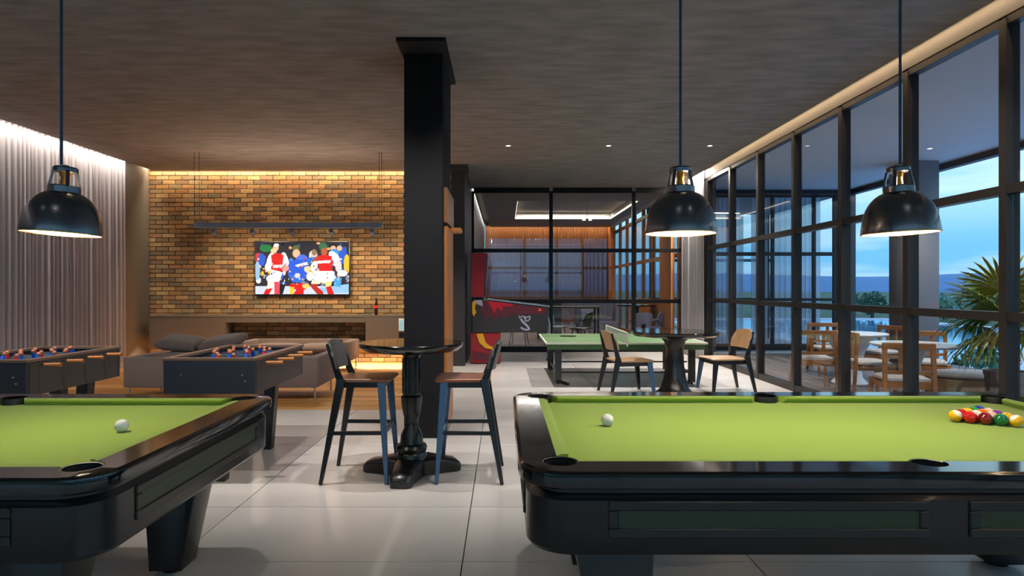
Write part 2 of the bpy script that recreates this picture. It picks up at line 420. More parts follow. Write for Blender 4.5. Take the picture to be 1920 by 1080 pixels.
for nm, bx in (('led_strip', (RX0+.02, RX1-.02, RY1-.03, RY1-.002, H+.01, H+.045)), ('led_strip', (RX1-.03, RX1-.002, RY0, RY1-.05, H+.01, H+.04)), ('led_strip', (RX0+.002, RX0+.02, RY0, RY1-.05, H+.08, H+.10))):
    G().box(*bx).build(nm, m_led, c2, 0)
area('recess_light', (1.9, 20.2, H+.17), (2.9, .08), 55, NEUT)
area('recess_light', (1.9, 16.35, H+.17), (2.9, .08), 55, NEUT)
area('next_slot_light', (-.6, 18.6, H+.1), (.06, 8.4), 60, NEUT)
area('next_far_light', (1.6, 23.15, H+.1), (4.6, .06), 55, WARM)
# far wall: glazing behind vertical timber slats
wn = thing('window_5', 'far glazing behind upright timber slats beyond the partition', 'window', (0, NY1, 0), kind='structure')
for x in (-.62, .78, 1.98, 2.9, 3.9): G().box(x-.06, x+.06, .05, .15, 0, H).build('mullion', m_wood_d, wn, 0)
for z in (.2, 1.05, 2.16, 3.3): G().box(-.68, 3.96, .06, .14, z-.05, z+.05).build('transom', m_wood_d, wn, 0)
G().box(-.68, 3.96, .09, .10, .1, 3.4).build('pane', m_glass, wn, 0)
G().box(-.68, 3.96, .05, .15, 3.3, H+.2).build('header', m_wood_d, wn, 0)
sl = G(); x = -.66
while x < 3.95:
    sl.box(x, x+.03, -.04, .02, 0, H+.1); x += .058
sl.build('timber_slats', m_wood_d, wn, 0, kind='stuff')
cu = G().grid(lambda u, v: (-.66+4.6*u, .30+.03*math.sin(u*180), .05+3.3*v), 360, 1).build('sheer_curtain', cloth_mat('dimming_sheer', S(120, 118, 150), .6, .12), wn, 60)  # sheer added to dim the sky behind the slats
# right side of that room
w6 = thing('window_6', 'windows along the right side of the room beyond the partition', 'window', (NX1, 0, 0), kind='structure')
MY2 = [14.35, 15.65, 16.85, 18.05, 19.25, 20.45, 21.65, 23.3]
for y in MY2: G().box(-.03, .06, y-.05, y+.05, 0, H).build('mullion', m_wood_d, w6, 0)
for a, b in zip(MY2, MY2[1:]):
    for z in (.06, 2.16, 3.4): G().box(-.028, .05, a+.05, b-.05, z-.045, z+.045).build('transom', m_wood_d, w6, 0)
    G().box(.0, .008, a+.05, b-.05, .1, 3.36).build('pane', m_glass, w6, 0)
def slat_panel(nm, x, y0, y1, z0, z1, label):
    t = thing(nm, label, 'trim', (x, y0, 0), kind='structure')
    G().box(.03, .08, 0, y1-y0, z0, z1).build('backing', m_wood_d, t, 0)
    q = G(); y = 0
    while y < y1-y0-.03: q.box(0, .03, y, y+.04, z0, z1); y += .065
    q.build('timber_slats', m_wood_o, t, 0, kind='stuff'); return t
slat_panel('trim_2', 3.84, 14.55, 15.65, 0, H, 'tall timber slat panel on the right beyond the partition')
slat_panel('trim_3', 3.86, 15.7, 19.4, 0, 1.12, 'low timber slat dado under the windows beyond the partition')
slat_panel('trim_4', 3.84, 22.2, 23.3, 0, H, 'timber slat panel at the far corner of the next room')

# ---- terrace and garden wing outside
dk = G().box(4.05, 8.3, YF, 13.75, -.2, -.012).build('terrace_floor', m_grout, smooth=0)
tag(dk, 'terrace deck of brown boards outside the window wall', 'floor', kind='structure')
dm = G().box(-.096, .096, -1.195, 1.195, -.012, 0).mesh('deck_board', m_deck, 0)
for i in range(21):
    off = -1.2 if i % 2 else 0
    for j in range(7):
        y = -1.3+2.4*j+off
        if y < 13.0: obj('deck_board', dm, dk, loc=(4.16+.2*i, y, 0))
tcg = G().box(4.10, 7.57, YF, 13.7, 3.52, 3.80).build('terrace_ceiling', M('terrace_plaster', S(222, 222, 224), .8), smooth=0)
tag(tcg, 'plain pale soffit over the terrace', 'ceiling', kind='structure')
tb = G().box(7.45, 7.58, YF, 13.7, 3.42, 3.52).box(4.10, 7.58, 13.6, 13.75, 3.42, 3.53).build('trim_5', m_dark, smooth=0)
tag(tb, 'dark beam along the edge of the terrace roof', 'trim', kind='structure')
tcol = G().box(6.71, 7.21, 10.5, 11.05, 0, 3.52).build('column', M('terrace_column_paint', S(140, 136, 138), .7), bev=.006)
tag(tcol, 'square grey column at the open edge of the terrace', 'column', kind='structure')
wg = thing('window_3', 'curtained glass wing closing the far end of the terrace', 'window', (0, 13.8, 0), kind='structure')
GX = [4.08, 4.95, 5.85, 6.75, 7.2]
for x in GX: G().box(x-.03, x+.03, -.03, .05, 0, 3.45).build('mullion', m_frame, wg, 0)
for z, h in ((.10, .10), (1.16, .03), (2.15, .04), (3.42, .04)): G().box(4.08, 7.2, -.028, .045, z-h, z+h).build('transom', m_frame, wg, 0)
for a, b in zip(GX, GX[1:]): G().box(a+.03, b-.03, 0, .008, .2, 3.38).build('pane', m_glass, wg, 0)
G().box(4.10, 7.3, -.12, -.03, 0, .055).build('sill', m_white, wg, 0)
G().box(4.10, 7.7, .05, 4.4, 3.52, 3.8).build('roof', m_wall, wg, 0)
G().box(4.10, 7.7, .05, 4.4, -.2, 0).build('slab', m_wall, wg, 0)
G().box(7.3, 7.66, .0, .30, 0, 3.52).build('pier', m_wall, wg, 0)
for x in (4.2, 5.3, 6.4, 7.5): G().box(x-.05, x+.05, 4.2, 4.3, 0, 3.5).build('mullion', m_dark, wg, 0)
for z in (1.1, 2.2): G().box(4.1, 7.6, 4.2, 4.28, z-.04, z+.04).build('transom', m_dark, wg, 0)
def curtain(g, p0, p1, z0, z1, pitch, amp, seed, nv=1):
    rn = random.Random(seed); p0, p1 = Vector(p0), Vector(p1); L = (p1-p0).length; d = (p1-p0)/L; nrm = Vector((-d.y, d.x))
    pts = []; s = 0; k = 0
    while s < L:
        w_ = pitch*rn.uniform(.65, 1.4); a = amp*rn.uniform(.55, 1.25)
        for q in range(6):
            t = q/6; pts.append((s+w_*t, a*math.sin(2*PI*t)))
        s += w_
    pts = [p for p in pts if p[0] < L]
    b = len(g.v)
    for j in range(nv+1):
        z = z0+(z1-z0)*j/nv
        for s, o in pts:
            p = p0+d*s+nrm*o*(1-.25*j/nv); g.v.append((p.x, p.y, z))
    n = len(pts)
    for j in range(nv):
        for i in range(n-1): g.f.append((b+j*n+i, b+j*n+i+1, b+(j+1)*n+i+1, b+(j+1)*n+i))
    return g
for i, (a, b) in enumerate(((4.12, 5.35), (5.5, 5.9), (6.0, 7.05))):
    curtain(G(), (a, .3), (b, .3), .02, 3.45, .13, .04, 40+i).build('sheer_curtain', m_sheer, wg, 60)

# curtains of the hall
cu1 = curtain(G(), (-6.74, 11.28), (-6.74, -2.5), .015, H+.12, .095, .042, 5, 3).build('curtain', m_curtain, smooth=70)
tag(cu1, 'long pleated linen curtain along the left wall, lit from above', 'curtain')
cu2 = curtain(G(), (3.90, 12.34), (3.90, 13.95), .015, H+.12, .11, .038, 9, 3).build('curtain', m_curtain, smooth=70)
tag(cu2, 'short pleated linen curtain between window wall and glass partition', 'curtain')

# ceiling lamps
NTH = ['nearest the curtain', 'second from the curtain', 'third from the curtain', 'third from the windows', 'second from the windows', 'nearest the windows']
for i, (x, y) in enumerate(DOWN_VIEW+DOWN_NEAR):
    if i == 0:
        t0 = t = thing('ceiling_downlight', 'small round recessed ceiling lamp, leftmost of the three nearest the partition', 'downlight', (x, y, H), group='recessed ceiling lamps')
        G().lathe([(.045, -.002), (.05, -.006), (.036, -.006), (.034, .02)], 16, cap0=False, cap1=False).build('ring', m_white, t)
        G().lathe([(.03, -.003), (.03, .01)], 16).build('lens', M('lens_glow', S(255, 240, 220), .3, emit=((1, .9, .75), 6)), t)
    else:
        t = dup(t0, (x, y, H), label=['', 'small round recessed ceiling lamp, middle of the three nearest the partition', 'small round recessed ceiling lamp, rightmost of the three nearest the partition'][i] if i < 3 else 'round recessed lamp over '+('the bar table' if y > 2 else 'the pool tables')+', '+NTH[(i-3) % 6])
    tilt = R(22) if y == 4.55 else (R(8) if y < 2 else 0)
    spot('downlight_beam', (x, y, H-.012), DOWN_E*(1.8 if i < 3 else 1.12 if y > 2 else .08), NEUT, 96, .75, (tilt, 0, 0), .035)
t = dup(t0, (6.45, 9.6, 3.52), label='small round recessed lamp in the terrace soffit')
spot('terrace_beam', (6.45, 9.6, 3.505), 210, NEUT, 115, .7)
spot('terrace_beam', (5.4, 6.6, 3.505), 210, NEUT, 115, .7)
# ------------------------------------------------------------------ pool tables
RH, BED = .80, .765
def arc(cx, cy, r, a0, a1, n=10): return [(cx+r*math.cos(R(a0+(a1-a0)*i/n)), cy+r*math.sin(R(a0+(a1-a0)*i/n))) for i in range(n+1)]
def pool_table(loc, label):
    t = thing('pool_table', label, 'pool table', loc, group='pool tables')
    L, W = 1.415, .81; ci, cj = L-.135, W-.135           # outer half sizes / back line of the cushions
    nx, ny = L-.182, W-.182                              # cushion noses
    # rail top: ring with pocket mouths cut from its inner edge
    pr = .066

    def corner(sx, sy):
        a = arc(ci-.008, cj-.008, pr, -83, 173, 14)
        a = [(sx*x, sy*y) for x, y in a]
        return a if sx*sy > 0 else a[::-1]
    mid = arc(0, cj+.012, .058, -12, 192, 10)
    inner = corner(1, 1)+mid+corner(-1, 1)+corner(-1, -1)+[(-x, -y) for x, y in mid]+corner(1, -1)
    outer = [(x, y) for x, y, _ in rrect(-L, L, -W, W, .15, 0, 8)]
    bm = bmesh.new()
    def loop(pts, z):
        vs_ = [bm.verts.new((x, y, z)) for x, y in pts]
        return vs_, [bm.edges.new((vs_[i], vs_[(i+1) % len(vs_)])) for i in range(len(vs_))]
    vo, eo = loop([(x*.992, y*.988) for x, y in outer], RH); vi, ei = loop(inner, RH)
    bmesh.ops.triangle_fill(bm, use_beauty=True, use_dissolve=False, edges=eo+ei)
    prev = vo
    for sc_, z in ((1.0, RH-.008), (1.003, RH-.03), (1.0, RH-.052), (.985, RH-.062)):
        nv_ = [bm.verts.new((x*sc_, y*sc_, z)) for x, y in outer]
        for i in range(len(nv_)):
            j = (i+1) % len(nv_); bm.faces.new((prev[i], prev[j], nv_[j], nv_[i]))
        prev = nv_
    lo = [bm.verts.new((x, y, RH-.062)) for x, y in inner]
    for i in range(len(lo)):
        j = (i+1) % len(lo); bm.faces.new((vi[j], vi[i], lo[i], lo[j]))
    bmesh.ops.recalc_face_normals(bm, faces=bm.faces)
    me = bpy.data.meshes.new('top_rail'); bm.to_mesh(me); bm.free(); me.materials.append(m_lacq)
    me.polygons.foreach_set('use_smooth', [True]*len(me.polygons)); me.set_sharp_from_angle(angle=R(30))
    obj('top_rail', me, t)
    # body
    G().loft([rrect(-L*s_, L*s_, -W*s2, W*s2, .14, z, 8) for s_, s2, z in ((.975, .965, .52), (.982, .972, .535), (.982, .972, .70), (.972, .955, .722), (.972, .955, .74))]).build('apron', m_black, t, 30)
    # slate bed in felt, with mouths at the pockets
    bi = []
    for sx, sy in ((1, 1), (-1, 1), (-1, -1), (1, -1)):
        a = [(ci+.01, cj-.09), (ci-.055, cj-.055), (ci-.09, cj+.01)]
        a = [(sx*x, sy*y) for x, y in a]; bi += a if sx*sy > 0 else a[::-1]
    top_mid = [(.055, cj+.01), (.03, cj-.035), (-.03, cj-.035), (-.055, cj+.01)]
    bi = bi[:3]+top_mid+bi[3:9]+[(-x, -y) for x, y in top_mid]+bi[9:]
    G().prism(bi, BED-.03, BED).build('bed', m_felt, t, 0)
    # cushions
    def cushion(x0, x1, side, along):
        # profile (distance from back line towards the nose, z)
        d = ci-nx if along == 'y' else cj-ny
        prof = [(-.004, RH-.002, 0), (d*.5, RH+.001, .02), (d, RH-.004, .036), (d-.001, RH-.012, .036), (d*.55, BED+.002, .02), (-.004, BED+.002, 0)]
        la, lb = [], []
        for q, z, cut in prof:
            la.append((x0+cut, q, z)); lb.append((x1-cut, q, z))
        g = G().loft([la, lb])
        if along == 'x': g.v = [(x, side*(cj-q), z) for x, q, z in g.v]
        else: g.v = [(side*(ci-q), x, z) for x, q, z in g.v]
        g.build('cushion', m_felt, t, 30)
    for s_ in (1, -1):
        cushion(.062, ci-.075, s_, 'x'); cushion(-ci+.075, -.062, s_, 'x'); cushion(-cj+.075, cj-.075, s_, 'y')
    # pockets
    pk = G().lathe([(.058, RH-.004), (.064, RH-.002), (.066, RH-.012), (.06, .70), (.052, .64), (.002, .63), (.002, .635), (.046, .645), (.054, .70), (.056, RH-.01)], 20, cap0=False, cap1=False).mesh('pocket', m_leather)
    for sx in (1, -1):
        for sy in (1, -1): obj('pocket', pk, t, loc=(sx*(ci-.008), sy*(cj-.008), 0))
    for sy in (1, -1): obj('pocket', pk, t, loc=(0, sy*(cj+.018), 0))
    # apron panels: moulding, with a green field
    def panel(cx, cy, w_, rz):
        a = G()
        z0, z1 = .578, .700; b_ = .012; iw, i0, i1 = w_/2-.035, .610, .668
        a.box(-w_/2, w_/2, -.008, .02, z0, i0).box(-w_/2, w_/2, -.008, .02, i1, z1).box(-w_/2, -iw, -.008, .02, i0, i1).box(iw, w_/2, -.008, .02, i0, i1)
        f = a.build('apron_panel', m_panel_f, t, 0, bev=.004, seg=1); f.location = (cx, cy, 0); f.rotation_euler = (0, 0, rz)
        G().box(-iw, iw, -.002, .02, i0, i1).build('panel_field', m_panel, f, 0)
    for s_ in (-1, 1):
        panel(-.595, s_*W*.972, 1.06, 0 if s_ < 0 else PI); panel(.595, s_*W*.972, 1.06, 0 if s_ < 0 else PI)
        panel(s_*L*.982, 0, 1.12, PI/2 if s_ > 0 else -PI/2)
    # legs: broad, tapering inwards
    for sx in (-1, 1):
        for sy, oy in ((-1, -.58), (1, .36)):
            x1, x0 = L-.19, L-.47
            T = [(x0, oy-.10), (x1, oy-.10), (x1, oy+.10), (x0, oy+.10)]
            B = [(x0+.02, oy-.08), (x1-.10, oy-.08), (x1-.10, oy+.08), (x0+.02, oy+.08)]
            lerp = lambda k: [(sx*(b[0]+(a[0]-b[0])*k), b[1]+(a[1]-b[1])*k) for a, b in zip(T, B)]
            lo_ = [[(x, y, z) for x, y in lerp(k)] for k, z in ((0, .02), (.06, .06), (1, .52))]
            lg = G().loft(lo_).build('leg', m_black, t, 30, bev=.008)
            cx_ = sx*(x0+x1-.08)/2
            G().lathe([(.05, 0), (.055, .006), (.045, .02)], 16, (cx_, oy, 0)).build('foot', m_blackmet, lg)
    return t
TY = 2.88; TYL = 2.81
pool_table((.055+1.415, TY, 0), 'black pool table with green felt and racked balls')
pool_table((-1.28-1.415, TYL, 0), 'black pool table with green felt and one white ball, cut by the left edge')

# balls
BR_ = .0286
bms = {}
def ball_mat(name, c, stripe=False, num=True):
    if not stripe: return M(name, c, .06, coat=.5)
    m = M(name, c, .06, coat=.5); t = m.node_tree; b = t.nodes['Principled BSDF']
    tcn = t.nodes.new('ShaderNodeTexCoord'); s_ = t.nodes.new('ShaderNodeSeparateXYZ'); ab = t.nodes.new('ShaderNodeMath'); ab.operation = 'ABSOLUTE'
    lt = t.nodes.new('ShaderNodeMath'); lt.operation = 'LESS_THAN'; lt.inputs[1].default_value = .016
    mx_ = t.nodes.new('ShaderNodeMix'); mx_.data_type = 'RGBA'; mx_.inputs['A'].default_value = (*S(240, 236, 220), 1); mx_.inputs['B'].default_value = (*c, 1)
    t.links.new(tcn.outputs['Object'], s_.inputs[0]); t.links.new(s_.outputs['Z'], ab.inputs[0]); t.links.new(ab.outputs[0], lt.inputs[0])
    t.links.new(lt.outputs[0], mx_.inputs['Factor']); t.links.new(mx_.outputs['Result'], b.inputs['Base Color']); return m
ball_g = G().sphere((0, 0, 0), BR_, 32, 18)
def ball(name, mat, x, y, label, rot=(0, 0, 0), group=None):
    o = obj(name, ball_g.mesh(name, mat, 180), loc=(x, y, BED+BR_), rot=rot)
    return tag(o, label, 'ball', group)
m_ivory = M('ivory', S(240, 238, 232), .08, coat=.5)
ball('cue_ball', m_ivory, .480, 2.93, 'white cue ball alone on the felt of the right-hand table', group='cue balls')
ball('cue_ball', m_ivory, -1.69, 2.81, 'white cue ball on the felt of the left-hand table', group='cue balls')
YEL, BLU, RED, PUR, ORG, GRN, MAR, BLK, PNK = S(244, 186, 20), S(24, 60, 160), S(206, 14, 20), S(120, 40, 150), S(236, 110, 24), S(10, 110, 60), S(130, 14, 26), S(18, 18, 20), S(232, 170, 160)
rack = [  # row by row from the apex; each row runs from the near side to the far side
    [('yellow striped', YEL, 1)],
    [('bright red', RED, 0), ('crimson', S(190, 20, 44), 0)],
    [('dark red', MAR, 0), ('pink and white striped', PNK, 1), ('yellow', YEL, 0)],
    [('dark green', GRN, 0), ('pale striped', S(236, 190, 170), 1), ('orange', ORG, 0), ('light green', S(30, 150, 50), 0)],
    [('golden yellow striped', YEL, 1), ('yellow', S(250, 206, 60), 0), ('purple', PUR, 0), ('cream striped', S(240, 200, 150), 1), ('blue', BLU, 0)]]
rn = random.Random(11)
place = ['at the tip of the rack', 'in the second row of the rack', 'in the third row of the rack', 'in the fourth row of the rack', 'in the last row of the rack']
mats = {}
for r, row in enumerate(rack):
    for k, (nm, c, st) in enumerate(row):
        key = (nm, st)
        if key not in mats: mats[key] = ball_mat(nm.replace(' ', '_')+'_ball', c, st)
        x = 2.15+.0498*r; y = 3.02-.0288*r+.0576*k
        extra = ''
        ball('billiard_ball', mats[key], x, y, f'{nm} ball{extra} {place[r]} on the felt', (rn.uniform(-.5, .9), rn.uniform(.2, 1.0), rn.uniform(0, 6)), 'racked balls')

# ------------------------------------------------------------------ pendant lamps
def pendant(loc, label, tilt=(0, 0)):
    t = thing('pendant_lamp', label, 'lamp', loc, group='pendant lamps over the pool tables')
    t.rotation_euler = (tilt[0], tilt[1], 0)
    D = .158
    prof = [(D, 0), (D, .012), (.155, .037), (.150, .065), (.144, .09), (.136, .112), (.126, .131), (.114, .148), (.098, .165), (.080, .178), (.064, .185)]
    G().lathe(prof, 56, cap0=False, cap1=False).build('shade', m_shade, t, 60)
    G().lathe([(D+.0015, -.001), (D+.0015, .004), (D-.004, .004), (D-.004, -.001), (D+.0015, -.001)], 56, cap0=False, cap1=False).build('rim', m_brass, t, 60)
    G().lathe([(r-.004, z+.001) for r, z in prof]+[(.002, .183)], 56, cap0=False, cap1=False).build('shade_lining', m_lining, t, 60)
    G().lathe([(.060, .181), (.064, .183), (.064, .211), (.059, .216), (.05, .217), (.05, .20)], 32, cap0=False).build('collar', m_shade, t, 30)
    for i in range(4):
        a = PI/4+PI/2*i; c_, s_ = math.cos(a), math.sin(a)
        G().beam((.058*c_, .058*s_, .214), (.045*c_, .045*s_, .284), .009, .015, side=(-s_, c_, 0)).build('strut', m_shade, t, 0)
    G().lathe([(.03, .276), (.049, .278), (.050, .294), (.044, .301), (.012, .306), (.012, .31)], 28).build('cap', m_shade, t, 30)
    sk = G().lathe([(.018, .12), (.02, .14), (.02, .20), (.014, .25), (.022, .264), (.022, .278)], 20).build('socket', m_brass, t)
    G().lathe([(.002, .048), (.022, .054), (.032, .073), (.030, .093), (.018, .12)], 20).build('bulb', m_bulb, sk)
    L = H-loc[2]-.31
    cdo = G().tube([(0, 0, .31), (0, 0, .31+L-.015)], .0062, 8).build('cord', m_cord, t)
    cdo.rotation_euler = (-tilt[0], -tilt[1], 0)
    l = bpy.data.lights.new('lamp_light', 'POINT'); l.energy = 35; l.color = (1, .88, .68); l.shadow_soft_size = .025
    lo = bpy.data.objects.new('lamp_light', l); col.objects.link(lo); lo.parent = t; lo.location = (0, 0, .036)
    p = bpy.data.lights.new('lamp_glow', 'POINT'); p.energy = 1.2; p.color = (1, .72, .4); p.shadow_soft_size = .02
    po = bpy.data.objects.new('lamp_glow', p); col.objects.link(po); po.parent = t; po.location = (.03, 0, .240)
    return t
pendant((-1.985, 2.85, 1.645), 'black dome pendant lamp over the left pool table', (R(-1), R(3)))
pendant((.803, 2.88, 1.649), 'black dome pendant lamp over the cue ball of the right pool table', (0, 0))
pendant((1.80, 2.88, 1.650), 'black dome pendant lamp nearest the window wall', (0, R(-2)))

# ------------------------------------------------------------------ bar table and stools
t = thing('bar_table', 'tall round black bar table with a turned pedestal on three broad feet', 'table', (-.695, 4.80, 0))
G().lathe([(.30, .928), (.35, .936), (.385, .965), (.392, .978), (.392, .989), (.385, .995)], 56).build('tabletop', m_lacq, t, 30)
pd = G().lathe([(.115, .08), (.118, .14), (.105, .17), (.112, .18), (.118, .205), (.108, .225), (.088, .235), (.080, .30), (.052, .36), (.050, .40), (.066, .47), (.078, .54), (.08, .585), (.07, .595), (.062, .60), (.060, .88), (.075, .905), (.085, .935), (.10, .946)], 32).build('pedestal', m_black, t, 35)
for i in range(10):
    a = 2*PI*i/10; G().tube([(.06*math.cos(a), .06*math.sin(a), .61), (.06*math.cos(a), .06*math.sin(a), .875)], .012, 6).build('flute', m_black, pd)
for i, a in enumerate((-95, 22, 165)):
    c_, s_ = math.cos(R(a)), math.sin(R(a)); pv = (-s_, c_)
    def sec(d, hw, z0, z1): return [(c_*d+pv[0]*hw*q, s_*d+pv[1]*hw*q, z) for q, z in ((-1, z0), (1, z0), (1, z1*.8), (.6, z1), (-.6, z1), (-1, z1*.8))]
    G().loft([sec(.02, .12, .005, .14), sec(.15, .10, .005, .135), sec(.27, .08, 0, .105), sec(.34, .08, 0, .09), sec(.375, .06, .004, .06)]).build('foot', m_black, t, 40, bev=.006)

def seat_slab(w0, w1, d0, d1, z, th):
    # plan: front edge at +x wider than the back
    def lp(s_, zz):
        o = []
        for x, y in ((d1, w1), (d1, -w1), (d0, -w0), (d0, w0)): o.append((x, y))
        pts = []
        for i in range(4):
            p, q, n = Vector(o[i-1]), Vector(o[i]), Vector(o[(i+1) % 4]); r = .05
            a = q+(p-q).normalized()*r; b = q+(n-q).normalized()*r
            for k in range(5):
                u = k/4; c = (1-u)**2*a+2*u*(1-u)*q+u*u*b; pts.append((c.x*s_+(1-s_)*(d0+d1)/2, c.y*s_, zz))
        return pts[::-1]
    return G().loft([lp(.95, z-th), lp(1, z-th*.6), lp(1, z-th*.2), lp(.97, z)])
def back_panel(x0, x1, z0, z1, hw, curve, th, flare=.0):
    # curved back: bottom at (x0, z0), top at (x1, z1); rounded top corners
    def fn(side):
        def f(u, v):
            e = hw*(1-.0*v)*(1 if v < .6 else math.sqrt(max(0, 1-((v-.6)/.4)**2*.30)))*(1 if v > .15 else .92+.08*v/.15)
            y = (2*u-1)*e; x = x0+(x1-x0)*v-curve*(1-(y/hw)**2)+curve
            return (x+side*th/2, y, z0+(z1-z0)*v-.03*abs(2*u-1)**4*(1 if v > .5 else 0))
        return f
    a = G().grid(fn(1), 12, 8); b = G().grid(fn(-1), 12, 8)
    n = len(a.v); g = G(); g.add(a.v, a.f); g.add(b.v, [tuple(reversed(f)) for f in b.f])
    nu, nv = 12, 8; idx = lambda i, j: i*(nv+1)+j
    ring = [idx(i, 0) for i in range(nu+1)]+[idx(nu, j) for j in range(1, nv+1)]+[idx(i, nv) for i in range(nu-1, -1, -1)]+[idx(0, j) for j in range(nv-1, 0, -1)]
    for i in range(len(ring)):
        p, q = ring[i], ring[(i+1) % len(ring)]; g.f.append((p, q, q+n, p+n))
    return g
def bar_stool(loc, rz, label, seat_m, leg_front, leg_back):
    t = thing('bar_stool', label, 'stool', loc, rz, 'bar stools')
    sh = .745
    seat_slab(.175, .205, -.15, .255, sh, .024).build('seat', seat_m, t, 35)
    G().box(-.12, .20, -.165, -.145, sh-.065, sh-.024).box(-.12, .20, .145, .165, sh-.065, sh-.024).box(.18, .20, -.165, .165, sh-.065, sh-.024).box(-.12, -.10, -.165, .165, sh-.065, sh-.024).build('seat_frame', m_black, t, 0)
    for s_ in (-1, 1):
        G().beam((.185, s_*.165, sh-.024), (.235, s_*.235, 0), .058, .03, .026, .024).build('leg', leg_front, t, 0, bev=.004)
        lg = G().beam((-.105, s_*.175, sh-.0), (-.235, s_*.245, 0), .062, .03, .026, .024).build('leg', leg_back, t, 0, bev=.004)
        G().beam((-.105, s_*.175, sh-.03), (-.205, s_*.185, 1.0), .055, .024, .02, .016).build('back_post', leg_back, lg, 0, bev=.004)
        G().beam((-.175, s_*.21, .36), (.212, s_*.20, .36), .028, .016).build('footrest', m_black, t, 0)
    G().beam((.207, -.20, .36), (.207, .20, .36), .03, .022, side=(1, 0, 0)).build('footrest', leg_front, t, 0)
    back_panel(-.180, -.235, .805, 1.018, .198, .055, .016).build('backrest', m_back, t, 50)
    return t
bar_stool((-1.07, 4.77, 0), 0, 'bar stool with grey wooden back on the left of the tall black table', m_seat, m_bluelit, m_black)
bar_stool((-.245, 4.77, 0), PI, 'bar stool with brown seat on the right of the tall black table', M('red_walnut_seat', S(136, 78, 52), .4, var=(3, .2, (1, 8, 1))), m_bluelit, m_black)

# ------------------------------------------------------------------ cafe table and its two chairs
t = thing('cafe_table', 'round black table with a flared pedestal in front of the table tennis table', 'table', (2.28, 8.45, 0))
G().lathe([(.46, .765), (.54, .775), (.575, .80), (.582, .825), (.57, .836)], 56).build('tabletop', m_lacq, t, 30)
G().lathe([(.25, 0), (.26, .015), (.22, .04), (.185, .08), (.15, .20), (.12, .40), (.115, .60), (.14, .70), (.20, .755), (.22, .77)], 36).build('pedestal', m_black, t, 40)
def dining_chair(loc, rz, label):
    t = thing('dining_chair', label, 'chair', loc, rz, 'chairs at the round black table')
    sh = .445
    seat_slab(.20, .225, -.20, .235, sh, .022).build('seat', m_ply, t, 35)
    G().box(-.18, .20, -.18, -.16, sh-.075, sh-.022).box(-.18, .20, .16, .18, sh-.075, sh-.022).box(.18, .20, -.18, .18, sh-.075, sh-.022).build('seat_frame', m_black, t, 0)
    for s_ in (-1, 1):
        G().beam((.185, s_*.185, sh-.022), (.23, s_*.215, 0), .06, .034, .03, .026).build('leg', m_bluelit if s_ < 0 else m_black, t, 0, bev=.004)
        lg = G().beam((-.185, s_*.19, sh+.03), (-.275, s_*.215, 0), .065, .03, .028, .026).build('leg', m_black, t, 0, bev=.004)
        G().beam((-.175, s_*.19, sh-.03), (-.262, s_*.185, .80), .06, .026, .022, .018).build('back_post', m_black, lg, 0, bev=.004)
    back_panel(-.225, -.285, .575, .825, .210, .045, .014).build('backrest', m_ply, t, 50)
    t.scale = (1.18, 1.18, 1.02); return t
dining_chair((1.67, 8.54, 0), R(11), 'oak ply chair with black legs on the left of the round black table')
dining_chair((3.04, 8.75, 0), R(187), 'oak ply chair with black legs between round black table and window wall')

# ------------------------------------------------------------------ table tennis
TZ = .616
t = thing('table_tennis_table', 'green table tennis table behind the round black table', 'table tennis table', (1.78, 10.05, 0))
LX, LY = 1.16, .90
for s_ in (-1, 1):
    G().box(min(s_*.004, s_*LX), max(s_*.004, s_*LX), -LY, LY, TZ-.02, TZ).build('tabletop', m_tt, t, 0)
    G().box(s_*LX-.01, s_*LX+.01, -LY, LY, TZ-.022, TZ+.002).build('end_line', m_line, t, 0)
    G().box(-LX, LX, s_*LY-.008, s_*LY+.008, TZ-.022, TZ+.002).build('side_line', m_line, t, 0)
    G().box(-LX+.02, LX-.02, s_*(LY-.03)-.012, s_*(LY-.03)+.012, TZ-.10, TZ-.021).build('apron', m_tt_d, t, 0)
    G().box(s_*(LX-.05)-.012, s_*(LX-.05)+.012, -LY+.05, LY-.05, TZ-.10, TZ-.021).build('apron', m_tt_d, t, 0)
    for q in (-1, 1):
        lg = G().beam((s_*.98, q*.74, TZ-.02), (s_*.98, q*.74, .03), .05, .10, side=(1, 0, 0)).build('leg', m_black, t, 0, bev=.004)
        G().tube([(s_*.98-.012, q*.74, .03), (s_*.98+.012, q*.74, .03)], .03, 14).build('wheel', m_blackmet, lg)
    G().beam((s_*.98, -.74, .16), (s_*.98, .74, .16), .03, .03, side=(0, 0, 1)).build('stretcher', m_blackmet, t, 0)
    G().beam((s_*.98, -.74, .05), (s_*.98-s_*.14, -.86, .012), .05, .03, side=(0, 0, 1)).build('foot', m_blackmet, t, 0)
for z in (.14, .30): G().beam((-.98, -.5, z), (.98, -.5, z), .02, .02, side=(0, 0, 1)).build('crossbar', m_blackmet, t, 0)
G().box(-LX, LX, -.003, .003, TZ-.01, TZ+.0012).build('centre_line', m_line, t, 0)
nt_ = thing('net', '', '', (0, 0, 0)); del nt_['label'], nt_['category']; nt_.parent = t
g = G()
for i in range(60): g.box(-.0015, .0015, -.92+1.84*i/59-.0015, -.92+1.84*i/59+.0015, TZ, TZ+.145)
for j in range(7): g.box(-.0015, .0015, -.92, .92, TZ+.005+j*.02, TZ+.008+j*.02)
g.build('mesh', M('net_cord', S(186, 186, 186), .8), nt_, 0, kind='stuff')
G().box(-.006, .006, -.93, .93, TZ+.135, TZ+.153).build('net_band', m_line, nt_, 0)
for q in (-1, 1): G().box(-.012, .012, q*.93-.01, q*.93+.01, TZ-.05, TZ+.155).build('net_post', m_line, nt_, 0)
t = thing('table_tennis_bat', 'dark green bat lying on the left half of the table tennis table', 'bat', (1.10, 10.35, TZ+.004), R(8))
